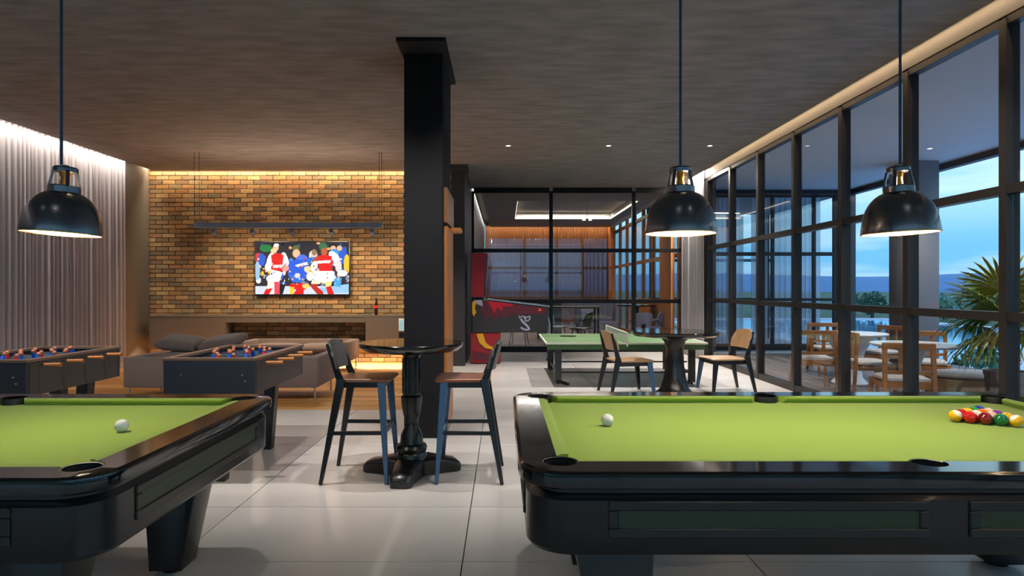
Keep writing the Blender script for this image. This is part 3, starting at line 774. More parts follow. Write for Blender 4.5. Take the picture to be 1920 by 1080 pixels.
G().lathe([(.075, .001), (.08, .004), (.08, .012), (.075, .015)], 24).xf(Matrix.Diagonal((1.1, 1, 1, 1))).build('blade', M('bat_rubber', S(38, 56, 26), .6), t, 30)
G().beam((-.08, 0, .008), (-.18, 0, .008), .028, .02, side=(0, 0, 1)).build('handle', M('bat_handle', S(52, 62, 34), .5), t, 0, bev=.005)
# ------------------------------------------------------------------ lounge: console, television, track lights, bottle
t = thing('console', 'long grey floating wall console with an open niche showing the bricks', 'console', (-3.85, 11.70, 0))
m_cons = M('console_grey', S(92, 86, 82), .55, bump=(50, .04))
# pieces: left block, right block, top and bottom of the niche (niche x from -5.1 to -2.54)
def cblock(nm, x0, x1, z0, z1, y0=0): G().box(x0+3.85, x1+3.85, y0, YB-.036-11.70, z0, z1).build(nm, m_cons, t, 0, bev=.003, seg=1)
cblock('cabinet', -6.53, -5.12, .36, .865); cblock('cabinet', -2.54, -1.0, .36, .865, -.02)
cblock('top_slab', -6.53, -1.0, .868, .905, -.01); cblock('upper_panel', -5.118, -2.542, .775, .866)
cblock('base_slab', -5.118, -2.542, .36, .40)
G().box(-6.53+3.85, -1.0+3.85, .0, .018, .31, .359).build('added_lip', m_cons, t, 0)  # lip added to hide the glow strip from the window glass
t = thing('control_panel', 'small pale blue wall panel on the console beside the column', 'panel', (-1.88, 11.675, .62))
G().box(-.045, .055, -.012, 0, .0, .23).build('cover', m_white, t, 0, bev=.003)
G().box(-.035, .045, -.016, -.012, .02, .195).build('screen', M('panel_screen', S(120, 160, 170), .2, emit=(S(150, 205, 220), .45)), t, 0)
G().box(-.04, .05, -.02, 0, -.13, -.03).build('socket', m_black, t, 0)

t = thing('bottle', 'dark bottle with a red label standing on the console', 'bottle', (-2.375, 11.84, .905))
G().lathe([(.026, 0), (.031, .006), (.032, .12), (.031, .17), (.022, .215), (.014, .25), (.0125, .29), (.012, .30)], 24).build('glass', M('dark_bottle', S(30, 12, 12), .08, coat=.5), t, 40)
G().lathe([(.0327, .125), (.0334, .127), (.0334, .178), (.0322, .18)], 24, cap0=False, cap1=False).build('label_band', M('red_label', S(226, 40, 28), .4), t, 40)
G().lathe([(.014, .29), (.0145, .292), (.0145, .318), (.012, .32)], 18).build('cap', m_black, t, 40)

# television with a football match on its screen
t = thing('television', 'large flat television on the brick wall showing a football match', 'television', (-3.806, 12.0, 1.79))
G().box(-.905, .905, .0, .05, -.52, .51).build('housing', m_black, t, 0, bev=.004)
G().box(-.25, .25, .05, .082, -.2, .2).build('wall_bracket', m_blackmet, t, 0)
NU, NV = 210, 118
img = [[(.02, .02, .03) for _ in range(NV+1)] for _ in range(NU+1)]
def put(i, j, c):
    if 0 <= i <= NU and 0 <= j <= NV: img[i][j] = c
def ell(cx, cy, rx, ry, c, a=0.0):            # picture units: x 0..178, y 0..100 (down)
    ca, sa = math.cos(R(a)), math.sin(R(a))
    for i in range(NU+1):
        for j in range(NV+1):
            x = i/NU*178-cx; y = (1-j/NV)*100-cy
            u = x*ca+y*sa; v = -x*sa+y*ca
            if (u/rx)**2+(v/ry)**2 <= 1: put(i, j, c)
def poly(pts, c):
    for i in range(NU+1):
        for j in range(NV+1):
            x = i/NU*178; y = (1-j/NV)*100; ins = False
            for k in range(len(pts)):
                (x1, y1), (x2, y2) = pts[k-1], pts[k]
                if (y1 > y) != (y2 > y) and x < (x2-x1)*(y-y1)/(y2-y1)+x1: ins = not ins
            if ins: put(i, j, c)
rn = random.Random(21)
crowd = [S(230, 230, 235), S(40, 90, 200), S(200, 40, 40), S(240, 200, 170), S(20, 20, 30), S(60, 130, 220), S(240, 240, 240), S(235, 190, 40), S(120, 140, 170)]
W_, RD, BL, SK, DK, YL, PK = S(250, 248, 246), S(222, 22, 26), S(28, 90, 214), S(238, 186, 148), S(16, 16, 22), S(240, 196, 50), S(246, 214, 212)
for k in range(80): ell(rn.uniform(0, 178), rn.uniform(28, 84), rn.uniform(2, 5), rn.uniform(3, 7), rn.choice(crowd))
for k in range(26): ell(rn.uniform(0, 178), rn.uniform(2, 16), rn.uniform(1.5, 4), rn.uniform(2, 4), rn.choice([S(40, 20, 20), S(30, 60, 40), S(230, 160, 110), DK, DK, S(40, 90, 150)]))
poly([(0, 84), (178, 84), (178, 100), (0, 100)], S(206, 216, 234))
poly([(120, 88), (178, 80), (178, 97), (130, 97)], S(150, 196, 232))
ell(20, 12, 12, 7, S(30, 120, 60)); ell(6, 30, 8, 9, S(200, 60, 60)); ell(12, 34, 7, 12, S(40, 90, 200)); ell(4, 55, 5, 18, S(150, 190, 235))
ell(166, 26, 9, 16, S(36, 90, 200)); ell(160, 12, 5, 5, SK); ell(148, 12, 5, 5, SK); ell(150, 22, 9, 9, S(60, 150, 220)); ell(174, 42, 6, 18, YL)
# player on the left: red shirt, white sleeves and shorts
poly([(24, 78), (46, 78), (36, 100), (28, 100)], W_); ell(39, 11, 5.5, 6, SK); ell(40, 6, 5, 3, W_); ell(35, 17, 6, 5, S(240, 200, 150))
poly([(30, 22), (56, 22), (54, 56), (30, 54)], RD); ell(28, 36, 6, 16, W_, 15); ell(24, 48, 6, 8, W_); ell(57, 36, 6, 17, W_, -15)
poly([(33, 44), (56, 43), (56, 49), (34, 50)], PK); poly([(29, 52), (52, 58), (44, 80), (28, 76)], W_)
poly([(24, 74), (36, 74), (34, 90), (22, 90)], S(248, 232, 214)); poly([(20, 90), (33, 88), (26, 100), (15, 100)], RD)
poly([(36, 76), (45, 76), (47, 100), (36, 100)], S(226, 70, 90)); poly([(46, 80), (58, 80), (52, 100), (46, 100)], DK)
# blue player bending in the middle
ell(77, 12, 7, 6, S(90, 100, 60)); ell(78, 22, 7, 8, SK); ell(89, 36, 12, 12, S(80, 110, 226), -25); ell(76, 44, 14, 10, BL, -20)
poly([(66, 38), (98, 32), (104, 60), (92, 72), (70, 66), (62, 62)], BL); poly([(76, 44), (98, 38), (100, 43), (78, 49)], W_)
ell(104, 54, 12, 7, S(240, 210, 150), 20); ell(110, 26, 8, 10, S(220, 214, 206)); ell(112, 20, 5, 6, S(150, 120, 80)); ell(112, 36, 12, 8, S(30, 110, 200))
ell(104, 66, 7, 8, W_); ell(57, 50, 7, 6, S(236, 150, 140))
poly([(62, 62), (92, 68), (86, 78), (70, 76)], S(40, 110, 220)); ell(80, 64, 5, 5, PK)
poly([(66, 80), (102, 78), (100, 88), (92, 92), (92, 100), (72, 100), (78, 90), (66, 92)], RD); ell(96, 84, 7, 5, S(240, 206, 100)); poly([(66, 86), (74, 86), (72, 100), (66, 100)], YL)
# player on the right
ell(129, 9, 8, 8, S(60, 110, 70)); ell(131, 19, 6, 8, S(190, 90, 60)); poly([(116, 26), (148, 24), (146, 56), (122, 56)], RD)
ell(150, 28, 13, 7, W_, 45); ell(116, 34, 9, 5, S(180, 70, 50), -40); ell(112, 46, 6, 10, W_, 20); poly([(118, 36), (144, 35), (144, 40), (119, 41)], W_)
poly([(112, 55), (150, 56), (154, 72), (134, 80), (110, 74)], W_); ell(158, 46, 6, 12, PK); ell(166, 60, 9, 6, W_)
poly([(110, 74), (124, 76), (116, 84), (128, 94), (130, 100), (118, 100), (104, 84)], S(190, 40, 30)); poly([(132, 76), (146, 76), (142, 88), (134, 86)], S(250, 220, 120))
poly([(134, 86), (144, 84), (150, 100), (138, 100)], RD); poly([(108, 72), (128, 74), (122, 80), (106, 80)], S(248, 232, 200)); poly([(150, 70), (164, 68), (162, 86), (150, 84)], S(70, 160, 220))
for k in range(90): ell(rn.uniform(0, 178), rn.uniform(30, 82), rn.uniform(.7, 1.8), rn.uniform(.7, 2.2), rn.choice(crowd+[W_, W_, SK]))
poly([(30, 24), (54, 24), (52, 40), (31, 40)], RD); poly([(120, 27), (146, 27), (145, 34), (120, 35)], RD); poly([(121, 42), (145, 41), (144, 55), (123, 55)], RD); poly([(68, 44), (90, 50), (90, 60), (68, 60)], BL)
g = G().grid(lambda u, v: (-.885+1.77*u, -.002, -.50+.99*v), NU, NV)
me = g.mesh('screen', None, 0); ca = me.color_attributes.new('picture', 'FLOAT_COLOR', 'POINT')
for i in range(NU+1):
    for j in range(NV+1): ca.data[i*(NV+1)+j].color = (*img[i][j], 1)
m_scr = bpy.data.materials.new('television_picture'); m_scr.use_nodes = True; nt_s = m_scr.node_tree; b = nt_s.nodes['Principled BSDF']
at_ = nt_s.nodes.new('ShaderNodeVertexColor'); at_.layer_name = 'picture'
nt_s.links.new(at_.outputs['Color'], b.inputs['Emission Color']); b.inputs['Emission Strength'].default_value = 1.25
b.inputs['Base Color'].default_value = (.01, .01, .01, 1); b.inputs['Roughness'].default_value = .6; b.inputs['Specular IOR Level'].default_value = .1
me.materials.append(m_scr); obj('screen', me, t)

# track with five small spotlights, hung on thin cables
t = thing('track_light', 'lighting track with five spot heads hanging before the bricks', 'track light', (-3.51, 10.37, 2.43))
m_trk = M('window_blue_track', S(128, 150, 174), .35)  # blue of the reflected windows put into the track colour
G().box(-1.54, 1.52, -.035, .035, -.04, .045).build('track', m_trk, t, 0, bev=.006)
for x in (-1.54, -1.46, 1.48, 1.52): G().tube([(x, 0, .045), (x, 0, H-2.43)], .004, 6).build('cable', m_black, t)
for x in (-1.235, -.60, .04, .695, 1.36):
    hd = G().tube([(x, 0, -.035), (x, 0, -.075)], .012, 8).build('spot_arm', m_trk, t)
    G().tube([(x, -.02, -.085), (x, .07, -.125)], [.036, .046], 14).build('spot_head', m_trk, hd)
    dn = abs(x+.60) < .01 or abs(x-.695) < .01
    spot('track_beam', (-3.51+x, 10.37+.09, 2.43-.135), 130 if dn else 125, (1, .78, .52), 125 if dn else 105, .8, (R(-18) if dn else R(52), 0, 0), .03)

area('ceiling_fill', (-3.52, 10.37, 2.50), (3.0, .05), 24, (1, .72, .50), (PI, 0, 0))      # lamp added above the track to warm the ceiling
# sofas
def cushion_g(w_, d, h, puff=.35):
    g = G(); n = 14
    def top(sgn):
        def f(u, v):
            a = (1-abs(2*u-1)**4)*(1-abs(2*v-1)**4)
            return ((u-.5)*w_*(1-.03*(2*v-1)**2), (v-.5)*d*(1-.03*(2*u-1)**2), sgn*h/2*(puff+(1-puff)*a**.5))
        return f
    a = G().grid(top(1), n, n); b = G().grid(top(-1), n, n); m_ = len(a.v)
    g.add(a.v, a.f); g.add(b.v, [tuple(reversed(f)) for f in b.f])
    idx = lambda i, j: i*(n+1)+j
    ring = [idx(i, 0) for i in range(n+1)]+[idx(n, j) for j in range(1, n+1)]+[idx(i, n) for i in range(n-1, -1, -1)]+[idx(0, j) for j in range(n-1, 0, -1)]
    for i in range(len(ring)):
        p, q = ring[i], ring[(i+1) % len(ring)]; g.f.append((p, q, q+m_, p+m_))
    return g
def sofa(loc, rz, w_, d, label, hb=.54, ncush=2):
    # back panel towards local -y, seat opens to +y
    t = thing('sofa', label, 'sofa', loc, rz)
    G().box(-w_/2, w_/2, 0, .10, .16, hb).build('back', m_sofa, t, 35, bev=.02)
    for s_ in (-1, 1): G().box(min(s_*w_/2, s_*(w_/2-.14)), max(s_*w_/2, s_*(w_/2-.14)), .10, d, .16, hb-.0).build('arm', m_sofa, t, 35, bev=.02)
    G().box(-w_/2+.14, w_/2-.14, .10, d-.02, .16, .28).build('base', m_sofa, t, 35, bev=.015)
    cw = (w_-.30)/ncush
    for i in range(ncush): 
        c = cushion_g(cw-.01, d-.14, .17).build('seat_cushion', m_sofa, t, 60); c.location = (-w_/2+.15+cw*(i+.5), .10+(d-.14)/2, .365)
    for sx in (-1, 1):
        for y in (.05, d-.06): G().tube([(sx*(w_/2-.05), y, 0), (sx*(w_/2-.05), y, .16)], .014, 10).build('leg', m_steel, t)
    return t
sofa((-3.535, 7.92, 0), 0, 2.43, .86, 'long taupe sofa with its back to the football tables')
sofa((-3.55, 11.45, 0), PI, 1.9, .8, 'low taupe sofa in front of the wall console', .50)
def cushion(loc, rot, w_, d, h, label, mat=m_pillow):
    c = cushion_g(w_, d, h).build('sofa_cushion', mat, None, 60); c.location = loc; c.rotation_euler = rot
    return tag(c, label, 'cushion', 'loose sofa cushions')
cushion((-4.22, 8.32, .69), (R(12), R(6), R(3)), .50, .42, .15, 'dark cushion with sagging top on the left half of the taupe sofa')
cushion((-3.67, 8.32, .70), (R(12), R(-7), R(-4)), .50, .42, .15, 'charcoal cushion leaning higher on the right of the sagging dark one')
cushion((-3.95, 8.32, .52), (R(2), 0, 0), .92, .44, .15, 'wide flat brown cushion lying under the two dark sofa cushions', m_sofa)

# ------------------------------------------------------------------ table football
m_foos = M('foosball_navy', S(42, 46, 58), .45)
m_foos_s = M('foosball_side', S(66, 60, 56), .4)
m_field = M('playfield_blue', S(24, 104, 150), .4)
m_pr = M('player_red', S(214, 40, 34), .35); m_pb = M('player_blue', S(30, 92, 196), .35); m_skin = M('player_cream', S(196, 120, 84), .5)
def man(mat):
    return G().cbox((0, 0, .012), (.026, .02, .05)).cbox((0, 0, -.035), (.018, .026, .05)).sphere((0, 0, .05), .014, 8, 6).mesh('player', mat, 40)
mm_r, mm_b = man(m_pr), man(m_pb); hm = G().sphere((0, 0, .052), .0155, 8, 6).mesh('head', m_skin, 80)
def foosball(loc, label):
    t = thing('football_table', label, 'table football', loc, group='table football tables')
    w_, L, zt, zb = .66, 1.08, .90, .64
    G().box(-w_/2, w_/2, 0, .03, zb, zt-.018).build('end_panel', m_foos, t, 0, bev=.003, seg=1)
    G().box(-w_/2, w_/2, L-.03, L, zb, zt-.018).build('end_panel', m_foos, t, 0, bev=.003, seg=1)
    for s_ in (-1, 1):
        G().box(min(s_*w_/2, s_*(w_/2-.03)), max(s_*w_/2, s_*(w_/2-.03)), .031, L-.031, zb, zt-.018).build('side_panel', m_foos_s, t, 0)
    rm = G()
    rm.box(-w_/2-.008, w_/2+.008, -.008, .045, zt-.018, zt).box(-w_/2-.008, w_/2+.008, L-.045, L+.008, zt-.018, zt)
    for s_ in (-1, 1): rm.box(min(s_*(w_/2+.008), s_*(w_/2-.045)), max(s_*(w_/2+.008), s_*(w_/2-.045)), .045, L-.045, zt-.018, zt)
    rm.build('rim', M('rim_wood', S(120, 96, 80), .35), t, 0)
    G().box(-w_/2+.03, w_/2-.03, .03, L-.03, zb+.02, zt-.10).build('playfield', m_field, t, 0)
    for i in range(8):
        y = .12+(L-.24)*i/7; red = i in (0, 1, 3, 5)
        out = (.02, .02) if i % 2 else (.02, .16)
        rd = G().tube([(-w_/2-out[0], y, zt-.045), (w_/2+out[1], y, zt-.045)], .007, 8).build('rod', m_steel, t)
        if i % 2 == 0: G().tube([(w_/2+.04, y, zt-.045), (w_/2+.16, y, zt-.045)], [.011, .014], 10).build('handle', m_wood_o, rd)
        n = (1, 2, 3, 4, 4, 3, 2, 1)[i]
        for k in range(n):
            x = (k-(n-1)/2)*.13+rn.uniform(-.02, .02)
            p = obj('player', mm_r if red else mm_b, rd, loc=(x, y, zt-.045), rot=(rn.uniform(-.5, .5), 0, 0))
            obj('player_head', hm, rd, loc=(x, y, zt-.045), rot=p.rotation_euler)
    for s_ in (-1, 1):
        for y in (.08, L-.08):
            G().beam((s_*.12-.03, y, zb), (s_*.09-.04, y, 0), .10, .10, .085, .085).build('leg', m_black, t, 0, bev=.004)
    for x, z in ((-.20, .78), (.24, .78), (.26, .735)): G().sphere((x, -.002, z), .008, 8, 6).build('screw', m_steel, t)
    return t
foosball((-2.115, 4.56, 0), 'table football with navy end panel and blue field in front of the taupe sofa')
foosball((-3.66, 4.43, 0), 'table football beside the long curtain, cut by the left edge')

# ------------------------------------------------------------------ timber rack on the column
t = thing('wall_rack', 'tall narrow orange timber board with a small shelf on the side of the column', 'rack', (-.568, 6.42, 0))
G().box(0, .03, -.36, .36, .05, 2.0).build('board', m_wood_o, t, 0, bev=.003, seg=1)
G().box(0, .035, -.40, .40, 2.03, 2.36).build('top_board', m_wood_d, t, 0, bev=.003, seg=1)
G().box(0, .13, .10, .36, 1.985, 2.025).build('shelf', m_wood_o, t, 0, bev=.003, seg=1)

# ------------------------------------------------------------------ pinball machine, seen from its side
t = thing('pinball_machine', 'pinball machine with red head and dark red side art before the glass partition', 'pinball machine', (-.60, 11.75, 0))
m_pinred = M('pinball_red', S(154, 26, 34), .35); m_pinside = M('pinball_side', S(46, 44, 46), .4); m_flame = M('flame_yellow', S(226, 170, 20), .4)
m_crim = M('side_crimson', S(92, 30, 44), .4)
D2 = .56                                        # width of the machine, away from the viewer
def xz(pts, y0, y1): return G().loft([[(x, y0, z) for x, z in pts], [(x, y1, z) for x, z in pts]])
xz([(.02, .585), (1.42, .585), (1.44, 1.05), (.30, 1.185), (.02, 1.19)], .0, D2).build('body', m_pinside, t, 0, bev=.006)
xz([(.30, 1.192), (1.46, 1.056), (1.46, 1.076), (.30, 1.212)], -.012, D2+.012).build('side_rail', m_steel, t, 0)
xz([(0, 1.24), (.235, 1.24), (.29, 2.06), (0, 2.06)], -.04, D2+.04).build('head', m_pinred, t, 0, bev=.008)
xz([(.237, 1.26), (.262, 1.26), (.315, 2.04), (.292, 2.04)], -.03, D2+.03).build('backglass', m_lacq, t, 0)
xz([(.06, 1.185), (.22, 1.185), (.20, 1.25), (.06, 1.25)], .05, D2-.05).build('neck', m_blackmet, t, 0)
# printed side art: crimson fade pieces, a generic curled emblem and a little orange sign
art = xz([(.06, 1.15), (.32, 1.172), (.95, 1.096), (1.40, 1.042), (1.36, .92), (1.05, .93), (.9, .90), (.75, .92), (.62, .84), (.52, .90), (.44, .80), (.36, .90), (.28, .84), (.2, .95), (.16, 1.06)], -.003, 0).build('side_art', m_crim, t, 0)
xz([(.30, 1.172), (.62, 1.136), (.80, 1.112), (.72, 1.06), (.60, 1.08), (.56, .98), (.49, 1.06), (.43, .93), (.38, 1.05)], -.006, -.003).build('bright_red_field', M('bright_red_print', S(190, 16, 44), .4), art, 0)
m_pale = M('pale_print', S(176, 170, 196), .4)
em = G()
def ribbon(pts, w_):
    for (x0, z0), (x1, z1) in zip(pts, pts[1:]):
        d = Vector((x1-x0, z1-z0)).normalized(); n_ = Vector((-d.y, d.x))*w_/2
        em.add([(x0+n_.x, -.006, z0+n_.y), (x1+n_.x, -.006, z1+n_.y), (x1-n_.x, -.006, z1-n_.y), (x0-n_.x, -.006, z0-n_.y)], [(0, 1, 2, 3)])
ribbon([(.90, .86), (.95, .89), (1.02, .87), (1.08, .88)], .02); ribbon([(.92, .84), (.96, .78), (1.03, .72), (1.07, .67)], .035)
ribbon([(1.08, .90), (1.09, .84), (1.05, .80), (.99, .80)], .022); ribbon([(.92, .68), (.98, .645), (1.05, .635), (1.09, .66)], .03); ribbon([(.89, .90), (.895, .85)], .018)
ribbon([(.98, .86), (1.02, .83)], .03)
em.build('emblem', m_pale, t, 0)
xz([(1.24, .985), (1.31, .985), (1.275, 1.045)], -.006, 0).build('orange_mark', M('orange_print', S(226, 70, 20), .4, emit=(S(226, 70, 20), .3)), t, 0)
xz([(.05, 1.18), (.20, 1.19), (.22, 1.07), (.12, 1.11)], -.008, 0).build('pale_corner', m_pale, t, 0)
# rear red pedestal with yellow flames
G().box(-.01, .54, .02, D2-.02, .02, .58).build('pedestal', m_pinred, t, 0, bev=.008)
xz([(.10, .56), (.22, .57), (.27, .40), (.36, .33), (.47, .30), (.40, .27), (.26, .30), (.15, .40)], -.002, .02).build('flame', m_flame, t, 0)
xz([(.02, 1.16), (.10, 1.16), (.07, 1.04), (.10, .96), (.05, .88), (.02, .95)], -.010, 0).build('flame', m_flame, t, 0)
xz([(.03, .10), (.5, .08), (.5, .16), (.25, .20), (.03, .24)], -.002, .02).build('lower_art', m_crim, t, 0)
for y in (.03, D2-.03): G().tube([(1.40, y, .95), (1.45, y, .75), (1.46, y, .05)], .022, 10).build('leg', m_steel, t); G().lathe([(.03, 0), (.034, .02), (.02, .05)], 14, (1.46, y, 0)).build('leg_foot', m_steel, t)
# ------------------------------------------------------------------ furniture of the room behind the partition
m_chairg = M('blue_grey_shell', S(96, 100, 124), .6); m_gr = M('grey_upholstery', S(104, 102, 118), .9); m_tabd = M('dark_table', S(44, 42, 46), .3)
def shell_chair(loc, rz, label, seat_z=.45, arms=False, mat=m_chairg, leg=m_black):
    t = thing('shell_chair', label, 'chair', loc, rz, 'chairs beyond the partition')
    cushion_g(.46, .44, .06).xf(Matrix.Translation((0, 0, seat_z))).build('seat', mat, t, 60)
    back_panel(-.20, -.27, seat_z+.06, .84, .235, (.09 if arms else .06), .03).build('backrest', mat, t, 60)
    if arms:
        for s_ in (-1, 1): G().beam((-.2, s_*.235, seat_z+.2), (.12, s_*.245, seat_z+.17), .04, .03, side=(0, 1, 0)).build('arm', mat, t, 0, bev=.008)
    for sx in (-1, 1):
        for sy in (-1, 1): G().tube([(sx*.15, sy*.15, seat_z-.03), (sx*.22, sy*.21, 0)], [.016, .010], 8).build('leg', leg, t)
    G().beam((-.19, 0, seat_z-.02), (-.235, 0, seat_z+.12), .10, .02, side=(1, 0, 0)).build('back_support', leg, t, 0)
    return t
shell_chair((.38, 15.6, 0), R(80), 'dark legged chair seen under the pinball machine through the glass')
shell_chair((1.30, 15.75, 0), R(-30), 'pale slender chair beside the long table behind the glass', mat=M('pale_shell', S(150, 148, 158), .6), leg=m_steel)
shell_chair((1.85, 15.1, 0), R(150), 'small black chair at the near end of the long table behind the glass', mat=m_black)
shell_chair((3.25, 15.0, 0), R(95), 'blue-grey armchair on the left of the round black table behind the glass', arms=True)
shell_chair((4.02-.35, 15.5, 0), R(150), 'dark blue armchair by the slatted panel behind the glass', arms=True, mat=M('navy_shell', S(66, 70, 96), .6))
t = thing('side_table', 'round black table between two armchairs behind the glass partition', 'table', (3.42, 16.3, 0))
G().lathe([(.46, .94), (.5, .95), (.5, .985), (.48, .99)], 40).build('tabletop', m_lacq, t, 30)
G().lathe([(.28, 0), (.28, .02), (.06, .05), (.045, .5), (.06, .93), (.1, .94)], 20).build('pedestal', m_black, t, 40)
t = thing('side_jug', 'small pale jug on the round table behind the glass partition', 'jug', (3.31, 16.05, .99))
G().lathe([(.05, 0), (.06, .05), (.05, .12), (.035, .16), (.042, .19)], 18).build('body', m_steel, t, 60)
G().tube([(.045, 0, .16), (.09, 0, .14), (.09, 0, .07), (.055, 0, .05)], .008, 8).build('handle', m_steel, t)
t = thing('long_table', 'long dark table behind the glass with chairs at it', 'table', (1.75, 16.6, 0))
G().box(-.75, .75, -.4, .4, .90, .94).build('tabletop', M('olive_table', S(78, 76, 52), .35), t, 0, bev=.004)
for sx in (-1, 1):
    for sy in (-1, 1): G().beam((sx*.68, sy*.33, 0), (sx*.68, sy*.33, .90), .05, .05, side=(0, 1, 0)).build('leg', m_black, t, 0)
t = thing('rolling_cabinet', 'low dark cabinet with glass front at the left behind the partition', 'cabinet', (1.28, 17.6, 0))
G().box(-.33, .33, 0, .45, .06, 1.0).build('body', m_tabd, t, 0, bev=.005)
for x in (-.17, .17): G().box(x-.15, x+.15, -.015, 0, .12, .94).build('door', M('smoked_glass', S(70, 70, 78), .12, coat=.5), t, 0)
for x in (-.3, .3):
    for y in (.04, .40): G().lathe([(.02, 0), (.02, .06)], 10, (x, y, 0)).build('foot', m_black, t)
t = thing('lounge_sofa', 'big rounded grey sofa seen through the glass partition', 'sofa', (2.72, 18.0, 0))
G().loft([rrect(-.62, .62, 0, .75, .18, z, 6) for z in (.14, .40, .44)]).build('base', m_gr, t, 40)
G().grid(lambda u, v: (.60*math.cos(PI*(-.12+1.24*u))*(1+.06*v), .42+.42*math.sin(PI*(-.12+1.24*u))*(1+.06*v), .42+.55*v), 20, 4).build('inner_back', m_gr, t, 60)
G().loft([[(r*.66*math.cos(PI*(-.12+1.24*u)), .42+r*.46*math.sin(PI*(-.12+1.24*u)), z) for u in [i/16 for i in range(17)] for r in (1,)]+[(.56*math.cos(PI*(1.12-1.24*u)), .42+.38*math.sin(PI*(1.12-1.24*u)), z) for u in [i/16 for i in range(17)]] for z in (.42, .90, .95)]).build('back', m_gr, t, 50)
for sx in (-1, 1):
    for y in (.12, .62): G().tube([(sx*.5, y, 0), (sx*.5, y, .15)], .018, 8).build('leg', m_black, t)
cushion((2.45, 18.25, .62), (R(70), 0, R(6)), .5, .36, .14, 'blue-grey cushion on the rounded sofa behind the glass', m_chairg)
t = thing('pendant_bulb', 'small ceiling lamp cluster beyond the glass partition', 'lamp', (2.45, 18.6, H+.22))
G().tube([(0, 0, 0), (0, 0, -.42)], .006, 6).build('stem', m_black, t)
for x in (-.09, .09): G().lathe([(.01, -.46), (.05, -.45), (.045, -.41), (.012, -.39)], 14, (x, 0, 0)).build('lamp_head', m_led, t, 60)
G().box(-.10, .10, -.012, .012, -.42, -.39).build('crosspiece', m_black, t, 0)

# ------------------------------------------------------------------ terrace furniture
def terrace_table(loc, label, r, prof):
    t = thing('terrace_table', label, 'table', loc, group='white terrace tables')
    G().lathe([(r*.6, .70), (r*.93, .715), (r, .735), (r, .745), (r*.985, .75)], 48).build('tabletop', m_white, t, 30)
    G().lathe(prof, 32).build('pedestal', m_white, t, 45); return t
terrace_table((4.86, 7.50, 0), 'round white terrace table nearer the palm', .47, [(.26, 0), (.26, .02), (.12, .06), (.07, .2), (.06, .5), (.12, .66), (.28, .71)])
terrace_table((5.10, 9.35, 0), 'round white terrace table with conical pedestal, the farther one', .50, [(.24, 0), (.25, .02), (.17, .10), (.15, .25), (.20, .48), (.33, .70), (.36, .712)])
def terrace_chair(loc, rz, label):
    # seat faces local +y
    t = thing('terrace_chair', label, 'chair', loc, rz, 'teak terrace chairs')
    for s_ in (-1, 1):
        G().beam((s_*.225, -.22, .80), (s_*.235, -.27, 0), .045, .04, .036, .034, side=(0, 1, 0)).build('leg', m_teak, t, 0, bev=.004)
        G().beam((s_*.225, .21, .42), (s_*.24, .24, 0), .045, .04, .034, .032, side=(0, 1, 0)).build('leg', m_teak, t, 0, bev=.004)
        G().box(s_*.225-.015, s_*.225+.015, -.20, .20, .35, .405).build('seat_rail', m_teak, t, 0)
    G().box(-.21, .21, .195, .225, .35, .405).build('seat_rail', m_teak, t, 0); G().box(-.21, .21, -.235, -.205, .35, .42).build('seat_rail', m_teak, t, 0)
    G().box(-.247, .247, -.247, -.198, .765, .83).build('back_rail', m_teak, t, 0, bev=.008)
    G().box(-.21, .21, -.242, -.212, .50, .54).build('back_rail', m_teak, t, 0, bev=.004)
    for x in (-.075, .075): G().box(x-.022, x+.022, -.238, -.216, .54, .766).build('back_slat', m_teak, t, 0, bev=.003)
    cushion_g(.44, .42, .075).xf(Matrix.Translation((0, 0, .44))).build('seat_cushion', m_cush, t, 60)
    return t
tc0 = terrace_chair((4.29, 6.85, 0), R(-14), 'teak chair with its back to the window wall, nearest to the pool table')
for loc, rz, lb in (((4.31, 8.85, 0), R(-10), 'teak chair with open back in front of the farther white table'),
                    ((4.77, 8.32, 0), R(-96), 'teak chair side-on with cream seat, left of the nearer white table'),
                    ((5.56, 8.35, 0), R(150), 'teak chair facing the hall from behind the nearer white table'),
                    ((5.75, 9.7, 0), R(105), 'teak chair with cream cushion on the right of the farther white table'),
                    ((5.3, 10.35, 0), R(175), 'teak chair behind the farther white table, only its top showing')):
    dup(tc0, loc, rz, lb)
t = thing('lounge_bench', 'low teak and cream bench with a round cushion beside the palm pot', 'bench', (5.50, 7.55, 0), R(-8))
G().box(-.33, .36, -.26, .26, .10, .34).build('base', M('pale_teak', S(190, 152, 108), .5, var=(3, .12, (1, 1, 5))), t, 0, bev=.01)
for sx in (-.3, .33):
    for y in (-.22, .22): G().beam((sx, y, 0), (sx, y, .11), .05, .05, side=(0, 1, 0)).build('leg', m_black, t, 0)
G().lathe([(.28, .345), (.34, .355), (.36, .38), (.33, .41), (.22, .425), (.01, .43)], 32).xf(Matrix.Diagonal((1.05, .8, 1, 1))).build('seat_cushion', m_cush, t, 60)
